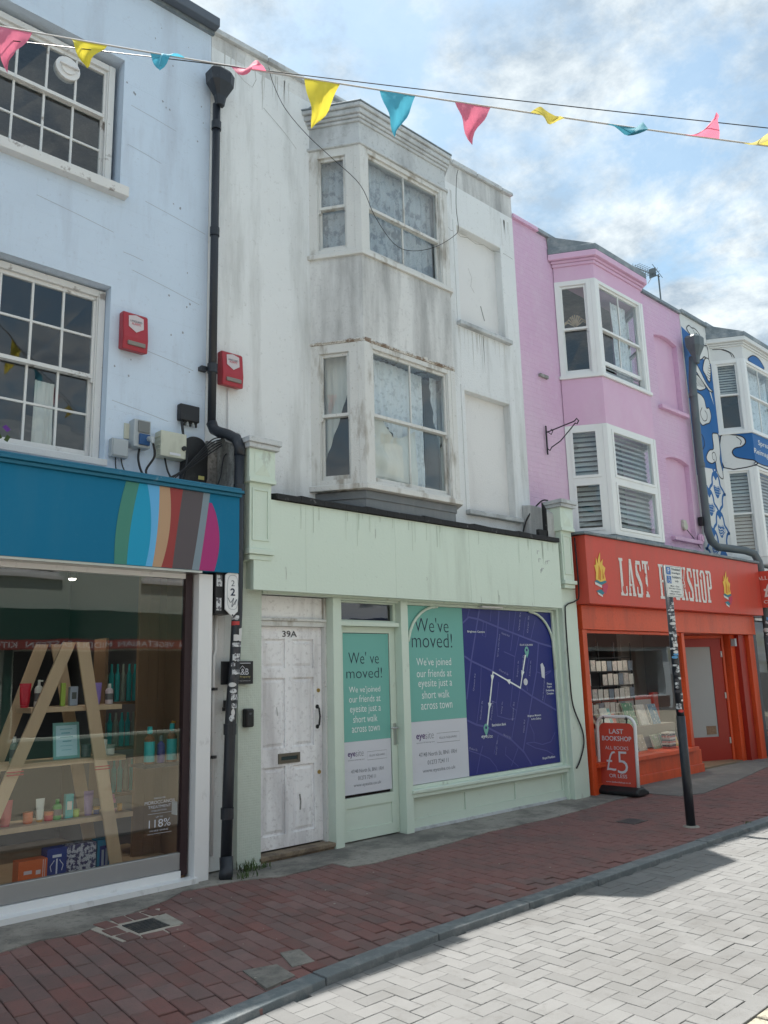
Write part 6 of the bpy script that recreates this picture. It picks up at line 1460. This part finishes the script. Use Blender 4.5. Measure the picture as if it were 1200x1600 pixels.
def goods(kind, x_, y_, z_, h, r, m, cap, lab, g):
    t = thing(kind, lab, kind.replace('_', ' '), (x_, y_, z_), g)
    if kind == 'tube':      # squeeze tube standing on its cap, flat at the top
        mb = MB(); k_ = 10
        for rr, rz, zz in ((r*.8, r*.8, .02), (r*.95, r*.85, h*.25), (r*1.05, r*.55, h*.6), (r*1.15, r*.10, h)):
            mb.v += [Vector((x_+rr*math.cos(2*math.pi*i/k_), y_+rz*math.sin(2*math.pi*i/k_), z_+zz)) for i in range(k_)]
        mb.f = [tuple(range(k_-1, -1, -1)), tuple(range(3*k_, 4*k_))]+[(i*k_+j, i*k_+(j+1) % k_, (i+1)*k_+(j+1) % k_, (i+1)*k_+j) for i in range(3) for j in range(k_)]
        part('body', mb, m, t); part('cap', MB().lathe((x_, y_, z_), [(r*.75, .001), (r*.8, .019)], 10), cap, t)
    elif kind == 'jar':
        part('body', MB().lathe((x_, y_, z_), [(r*.9, .001), (r, .01), (r, h*.62)], 14), m, t); part('lid', MB().lathe((x_, y_, z_), [(r*1.04, h*.63), (r*1.04, h)], 14), cap, t)
    elif kind == 'carton':
        part('body', MB().box(x_-r, x_+r, y_-r*.7, y_+r*.7, z_+.001, z_+h), m, t, bevel=.002); part('front_print', MB().box(x_-r*.6, x_+r*.6, y_-r*.7-.0015, y_-r*.7-.0003, z_+h*.35, z_+h*.7), cap, t)
    else:
        part('body', MB().lathe((x_, y_, z_), [(r*.95, .001), (r, .012), (r, h*.66), (r*.75, h*.75), (r*.35, h*.79)], 14), m, t)
        part('neck', MB().lathe((x_, y_, z_), [(r*.34, h*.785), (r*.34, h*.88), (r*.28, h)], 10).box(x_-r*.28, x_+r*.9, y_-r*.2, y_+r*.2, z_+h*.93, z_+h*.99) if kind == 'pump_bottle' else MB().lathe((x_, y_, z_), [(r*.42, h*.785), (r*.45, h*.86), (r*.42, h)], 10), cap, t)
        part('front_label', MB().lathe((x_, y_, z_), [(r*1.015, h*.22), (r*1.015, h*.52)], 14), MATS.get('goods_label_dark') if sum(m.node_tree.nodes['Principled BSDF'].inputs['Roughness'].default_value for _ in (0,)) > 0 and cap is not P_wh else P_grey, t)
    return t
flat('goods_label_dark', (.12, .12, .12))
g_ = {n_: flat('goods_'+n_, c, .35) for n_, c in dict(red=(.50, .01, .03), white=(.62, .62, .56), lime=(.35, .50, .08), silver=(.36, .42, .52), lilac=(.26, .17, .48), blush=(.60, .50, .52), sage=(.24, .29, .24), glass=(.10, .12, .12), coral=(.50, .07, .09), orange=(.60, .13, .04), gold=(.50, .26, .05), green=(.05, .30, .06), teal=(.03, .36, .36), mauve=(.30, .20, .38), rose=(.45, .16, .26), amber=(.16, .05, .01), violet=(.06, .04, .20), brown=(.12, .03, .015), navy=(.02, .05, .22), cyan=(.02, .24, .40)).items()}
gg = 'hair products in the left shop window'
top, mid, low = 1.421, 1.006, .546
for a in [('tube', 2.405, top, .19, .040, 'red', 'red', 'red squeeze tube at the left end of the top shelf'), ('pump_bottle', 2.51, top, .215, .032, 'white', 'white', 'cream pump bottle on the top shelf beside the red tube'), ('carton', 2.705, top, .185, .018, 'lime', 'lime', 'slim lime green stick box on the top shelf between the ladder legs'), ('carton', 2.79, top, .155, .032, 'silver', 'glass', 'silver blue carton on the top shelf between the ladder legs'), ('tube', 2.985, top, .18, .042, 'lilac', 'lilac', 'lilac squeeze tube on the top shelf right of the ladder leg'), ('bottle', 3.10, top, .17, .032, 'blush', 'white', 'blush white bottle at the right end of the top shelf'),
          ('bottle', 2.345, mid, .20, .030, 'sage', 'white', 'tall grey green spray can on the middle shelf'), ('carton', 2.40, mid, .14, .022, 'white', 'sage', 'small white carton beside the spray can'), ('jar', 2.92, mid, .10, .040, 'glass', 'glass', 'dark glass jar behind the right ladder leg'), ('jar', 3.06, mid, .13, .035, 'white', 'white', 'white tub with flared lid at the right of the middle shelf'), ('jar', 3.12, mid, .085, .042, 'white', 'sage', 'low white tub at the right end of the middle shelf'),
          ('tube', 2.31, low, .19, .045, 'coral', 'coral', 'coral tube at the left end of the lower shelf'), ('jar', 2.48, low, .085, .036, 'orange', 'orange', 'orange jar on the lower shelf'), ('tube', 2.57, low, .175, .030, 'white', 'gold', 'white and gold tube on the lower shelf'), ('jar', 2.64, low, .07, .034, 'red', 'orange', 'small red jar on the lower shelf'), ('bottle', 2.705, low, .155, .034, 'green', 'green', 'green can on the lower shelf'), ('carton', 2.795, low, .185, .032, 'teal', 'white', 'turquoise carton on the lower shelf'), ('tube', 2.96, low, .19, .036, 'mauve', 'mauve', 'mauve tube on the lower shelf'), ('bottle', 3.17, low, .14, .024, 'rose', 'rose', 'rose bottle at the right of the lower shelf'), ('jar', 2.86, low, .06, .026, 'lime', 'lime', 'tiny lime pot beside the turquoise carton'), ('jar', 3.03, low, .06, .024, 'navy', 'gold', 'tiny blue pot right of the mauve tube'), ('jar', 3.23, low, .06, .02, 'gold', 'gold', 'tiny gold pot at the far end of the lower shelf')]:
    goods(a[0], a[1], 6.75, a[2], a[3], a[4], g_[a[5]], g_[a[6]], a[7], gg)
for (x_, h, r, m_, c_, lab, l_) in ((3.33, .30, .042, 'amber', 'glass', 'amber oil bottle with turquoise label, leftmost on the window ledge', 'teal'), (3.435, .22, .032, 'violet', 'glass', 'violet oil bottle between the two amber ones', 'violet'), (3.535, .315, .042, 'amber', 'glass', 'amber oil bottle with turquoise label, right of the violet bottle', 'teal')):
    t = thing('bottle', lab, 'bottle', (x_, 6.45, .93), gg)
    part('body', MB().lathe((x_, 6.45, .93), [(r*.95, .001), (r, .01), (r, h*.68), (r*.5, h*.76), (r*.35, h*.8)], 14), g_[m_], t)
    part('label', MB().lathe((x_, 6.45, .93), [(r*1.02, h*.06), (r*1.02, h*.60)], 14), g_[l_], t)
    part('stopper', MB().lathe((x_, 6.45, .93), [(r*.4, h*.8), (r*.55, h*.84), (r*.45, h)], 10), g_['teal'] if l_ == 'teal' else g_[c_], t)
goods('pump_bottle', 3.59, 6.55, .93, .33, .030, g_['brown'], g_['gold'], 'brown spray bottle with gold cap at the right end of the ledge', gg)
part('ledge', MB().box(3.24, 3.62, 6.34, 6.60, .905, .929), M_dark, thing('window_ledge', 'dark ledge carrying the amber oil bottles', 'ledge', (3.4, 6.5, .9)))
fs_ = thing('framed_notice', 'turquoise framed pale notice leaning on the middle shelf', 'framed notice', (2.75, 6.75, 1.006))
def leanbox(x0, x1, y_, z0, z1, d0, d1, l_=.18):
    return MB().hexa([Vector((x_, y_+dy+(zz-1.006)*l_, zz)) for x_, dy, zz in ((x0, d0, z0), (x1, d0, z0), (x1, d1, z0), (x0, d1, z0), (x0, d0, z1), (x1, d0, z1), (x1, d1, z1), (x0, d1, z1))])
part('frame', leanbox(2.645, 2.86, 6.72, 1.007, 1.29, 0, .015), flat('frame_turquoise', (.17, .38, .36)), fs_, bevel=.002)
part('sheet', leanbox(2.667, 2.838, 6.72, 1.03, 1.267, -.0015, -.0005), flat('notice_paper', (.42, .62, .68), .3), fs_)
tb = MB()
for k, (a, b, w) in enumerate(((2.70, 2.80, .010), (2.71, 2.78, .016), (2.70, 2.805, .016), (2.72, 2.79, .016), (2.70, 2.80, .006), (2.71, 2.79, .006))):
    z_ = 1.235-k*.032; m = leanbox(a, b, 6.72, z_, z_+w*.6, -.003, -.002); tb.add(m.v, m.f)
part('writing', tb, flat('faded_ink', (.18, .40, .45)), fs_)
M_doodle = pbr('doodle_print', (.55, .56, .60), .5, .05, 4, (.05, .05, .12), 1.0, 30, 1, (.50, .53), thr2=(.52, .54))
for (x0, x1, h, m_, lab, dy) in ((2.385, 2.60, .185, g_['orange'], 'orange gift box on the floor of the left shop window', -.06), (2.61, 2.765, .235, g_['navy'], 'blue gift box with white scissors drawing on the window floor', -.02), (2.772, 3.01, .235, M_doodle, 'white doodle-patterned gift box on the window floor', .0), (3.03, 3.145, .235, g_['cyan'], 'cyan gift box with a bottle window on the window floor', .02)):
    y_ = 6.68+dy
    t = thing('gift_box', lab, 'box', ((x0+x1)/2, y_, .111), 'gift boxes in the left shop window')
    part('body', MB().box(x0, x1, y_, y_+.12, .111, .111+h), m_, t, bevel=.002)
    F_ = FY(y_)
    xm = (x0+x1)/2
    if m_ is g_['orange']: part('print', MB().fbox(F_, x0+.04, x0+.10, .20, .225, .001, 0).fbox(F_, x0+.13, x0+.165, .19, .22, .001, 0).fbox(F_, x1-.035, x1-.03, .12, .29, .001, 0).fbox(F_, x1-.02, x1-.016, .12, .29, .001, 0), g_['blush'], t)
    elif m_ is g_['navy']: part('print', MB().strip(F_, [(xm, .16), (xm, .27)], .012, .001).fbox(F_, xm-.035, xm+.035, .28, .30, .001, 0).strip(F_, [(xm-.04, .18), (xm-.05, .22), (xm-.02, .26)], .006, .001).strip(F_, [(xm+.04, .18), (xm+.05, .22), (xm+.02, .26)], .006, .001), P_wh, t)
    elif m_ is g_['cyan']: part('print', MB().fbox(F_, x0+.02, x1-.02, .14, .30, .001, 0), g_['navy'], t); part('bottle_print', MB().fbox(F_, x0+.035, x0+.055, .15, .27, .0022, .0012).fbox(F_, x0+.068, x0+.088, .15, .28, .0022, .0012), g_['silver'], t)
rk2 = thing('back_shelf', 'dark wall shelf of turquoise bottles beyond the ladder shelf', 'shelf', (3.4, 7.3, .8))
part('frame', MB().box(3.26, 3.285, 7.2, 7.45, .6, 2.0).box(3.285, 3.66, 7.2, 7.45, 1.40, 1.425).box(3.285, 3.66, 7.2, 7.45, 1.0, 1.025).box(3.285, 3.66, 7.2, 7.45, .6, .625), M_panelwood, rk2)
for j, (z_, h) in enumerate(((1.426, .34), (1.026, .30), (.626, .28))):
    for i in range(6):
        xx = 3.31+i*.058; bt_ = solo('bottle', MB().lathe((xx, 7.3, z_), [(.022, 0.001), (.024, h*.7), (.012, h*.8), (.010, h)], 10), g_['teal'] if (i+j) % 3 else g_['sage'], '%s bottle, %s in the %s row of the dark shelf behind the ladder' % ('turquoise' if (i+j) % 3 else 'grey green', ('leftmost', 'second', 'third', 'fourth', 'fifth', 'rightmost')[i], ('upper', 'middle', 'bottom')[j]), 'bottle', 'bottles on the wall shelf')
vn = thing('window_lettering', 'small white vinyl lettering reading TREATMENT and 118% low on the left shop glass', 'lettering', (3.35, 6.26, .4))
VF = FY(6.268)
for s_, a, b, c, e in (('DISCOVER', 3.29, 3.39, .672, .684), ('MOROCCANOIL', 3.21, 3.48, .635, .66), ('TREATMENT', 3.24, 3.44, .602, .624), ('COLLECTION', 3.27, 3.40, .578, .590), ('UP TO', 3.31, 3.37, .528, .540), ('118%', 3.25, 3.44, .455, .515), ('MORE SHINE', 3.26, 3.42, .425, .438)):
    part('letters', text_mb(s_, VF, a, b, c, e, .0, -.005), P_wh, vn)
part('rule', MB().fbox(VF, 3.24, 3.45, .560, .562, .0005, 0).fbox(VF, 3.24, 3.45, .408, .410, .0005, 0), P_wh, vn)
solo('wall_socket', MB().box(3.575, 3.599, 6.40, 6.50, .50, .60), M_white_pl, 'white switch plate low on the oak panelling', 'socket')
# ================================================================ WEEDS
for (x_, y_, n_, h_, lab) in ((4.13, 6.18, 70, .09, 'tuft of green weeds at the foot of the mosaic pilaster'), (3.97, 6.0, 40, .06, 'dry weeds round the black downpipe shoe'), (4.27, 6.16, 26, .05, 'small weeds beside the worn doorstep'), (8.74, 3.93, 14, .025, 'low moss tuft in the kerb joint near the far pavers')):
    mb = MB(); r8 = random.Random(int(x_*100))
    for k in range(n_):
        b_ = Vector((x_+r8.gauss(0, .045), y_+r8.gauss(0, .03), .004)); l_ = h_*r8.uniform(.4, 1.2); a = r8.uniform(0, 6.28); ln = r8.uniform(.1, .7)
        w_ = Vector((math.cos(a+1.57), math.sin(a+1.57), 0))*.0035; d_ = Vector((math.cos(a)*ln, math.sin(a)*ln, 1))
        mb.add([b_-w_, b_+w_, b_+d_*l_*.6+w_, b_+d_*l_*.6-w_, b_+Vector((d_.x*1.6, d_.y*1.6, .9))*l_], [(0, 1, 2, 3), (3, 2, 4)])
    o = solo('weeds', mb, M_weed, lab, 'weeds'); o['kind'] = 'stuff'
# little litter and paint specks
lt = MB(); r8 = random.Random(77)
for k in range(80):
    x_ = r8.uniform(1.8, 9.5); y_ = r8.choice([r8.uniform(5.6, 6.1), r8.uniform(3.9, 6.0)]); s_ = r8.uniform(.002, .009)
    if 2.9 < x_ < 3.5 and y_ > 5.5: s_ *= 1.8
    q = [(x_+s_*math.cos(a+k)*r8.uniform(.5, 1.3), y_+s_*math.sin(a+k)*r8.uniform(.5, 1.3)) for a in (0, 1.3, 2.6, 3.9, 5.1)]
    lt.extr(q, .009, .0115)
o = part('paint_flecks', lt, M_conc_l, pavement); o['kind'] = 'stuff'
# ================================================================ THE OTHER SIDE OF THE STREET (seen only in the glass)
opp = [(-9.0, -2.0, 7.0, (.70, .68, .64), (.03, .10, .09)), (-2.0, 4.4, 7.3, (.74, .72, .68), (.40, .08, .05)), (4.4, 11.0, 7.0, (.50, .58, .52), (.02, .09, .07)), (11.0, 18.0, 7.4, (.65, .70, .76), (.05, .07, .14)), (18.0, 25.0, 7.1, (.70, .66, .60), (.03, .03, .03)), (25.0, 33.0, 7.5, (.55, .62, .66), (.10, .05, .04))]
for k, (xa, xb, hh, cw, cs) in enumerate(opp):
    F_ = Face((xb, -5.0), (xa, -5.0)); L_ = xb-xa
    h_ = thing('terraced_house', ('stone coloured building behind the camera at the far left of the opposite row', 'cream building opposite with a red shopfront', 'green painted building opposite with a dark green kitchen shopfront', 'grey blue building opposite with a navy shopfront', 'buff building opposite with a black shopfront', 'pale slate building at the far right of the opposite row')[k], 'building', ((xa+xb)/2, -5.0, -.05))
    mw = pbr('opposite_wall_%s' % 'abcdef'[k], cw, .8, .06, 1.5); ms = flat('opposite_shop_%s' % 'abcdef'[k], cs, .5)
    hs_ = [(1.0, 2.2, 3.9, 5.4), (L_-2.4, L_-1.2, 3.9, 5.4), (.5, L_-1.6, .5, 2.3), (L_-1.3, L_-.4, 0, 2.3)]
    part('front_wall', wall_holes(F_, 0, L_, -.06, hh, 0, -.3, hs_), mw, h_)
    part('fascia', MB().fbox(F_, .1, L_-.1, 2.45, 3.15, .2, .002), ms, h_)
    part('shopfront', MB().fbox(F_, .3, L_-.2, .0, .45, .06, .002).fbox(F_, L_-1.55, L_-1.38, .45, 2.4, .06, .002), ms, h_)
    part('interior', MB().fbox(F_, .1, L_-.1, -.05, hh-.3, -1.5, -1.6), M_dark, h_)
    for (a, b, c, e) in hs_[:2]:
        w_ = part('window', wall_holes(F_, a, b, c, e, .02, -.1, [(a+.08, b-.08, c+.08, (c+e)/2-.03), (a+.08, b-.08, (c+e)/2+.03, e-.08)]), M_upvc, h_)
        part('pane', MB().fbox(F_, a+.08, b-.08, c+.08, e-.08, -.05, -.055), G_pane, w_)
        part('sill', MB().fbox(F_, a-.08, b+.08, c-.08, c-.001, .08, 0), M_upvc, w_)
    part('roof', MB().add([F_.P(0, hh, .1), F_.P(L_, hh, .1), F_.P(L_, hh+1.3, -2.5), F_.P(0, hh+1.3, -2.5), F_.P(L_, hh, -5), F_.P(0, hh, -5)], [(0, 1, 2, 3), (3, 2, 4, 5), (0, 5, 4, 1), (0, 3, 5), (1, 4, 2)]), M_lead, h_)
    c_ = part('chimney', MB().fbox(F_, L_-.9, L_+.0-.05, hh+.3, hh+2.1, -1.6, -2.5), mw, h_)
    for i in range(3): part('chimney_pot', MB().lathe(F_.P(L_-.75+i*.26, hh+2.1, -2.0), [(.11, 0), (.08, .1), (.09, .45)], 10), M_doorwood, c_)
    part('side_wall', MB().fbox(F_, 0, .1, -.05, hh-.05, -.301, -5).fbox(F_, L_-.1, L_, -.05, hh-.05, -.301, -5).fbox(F_, .1, L_-.1, -.05, hh-.05, -4.9, -5), mw, h_)
    if k == 2:
        part('sign_strip', MB().fbox(F_, .1, L_-.1, 2.32, 2.52, .24, .202), flat('opposite_red_strip', (.30, .06, .05)), h_)
        part('lettering', text_mb('VEGAN  VEGETARIAN  MIDDLE EASTERN  KITCHEN', F_, .6, L_-.6, 2.36, 2.48, .243, .012), P_wh, h_)
for o in list(bpy.data.objects):
    if '_o' in o.keys(): del o['_o']
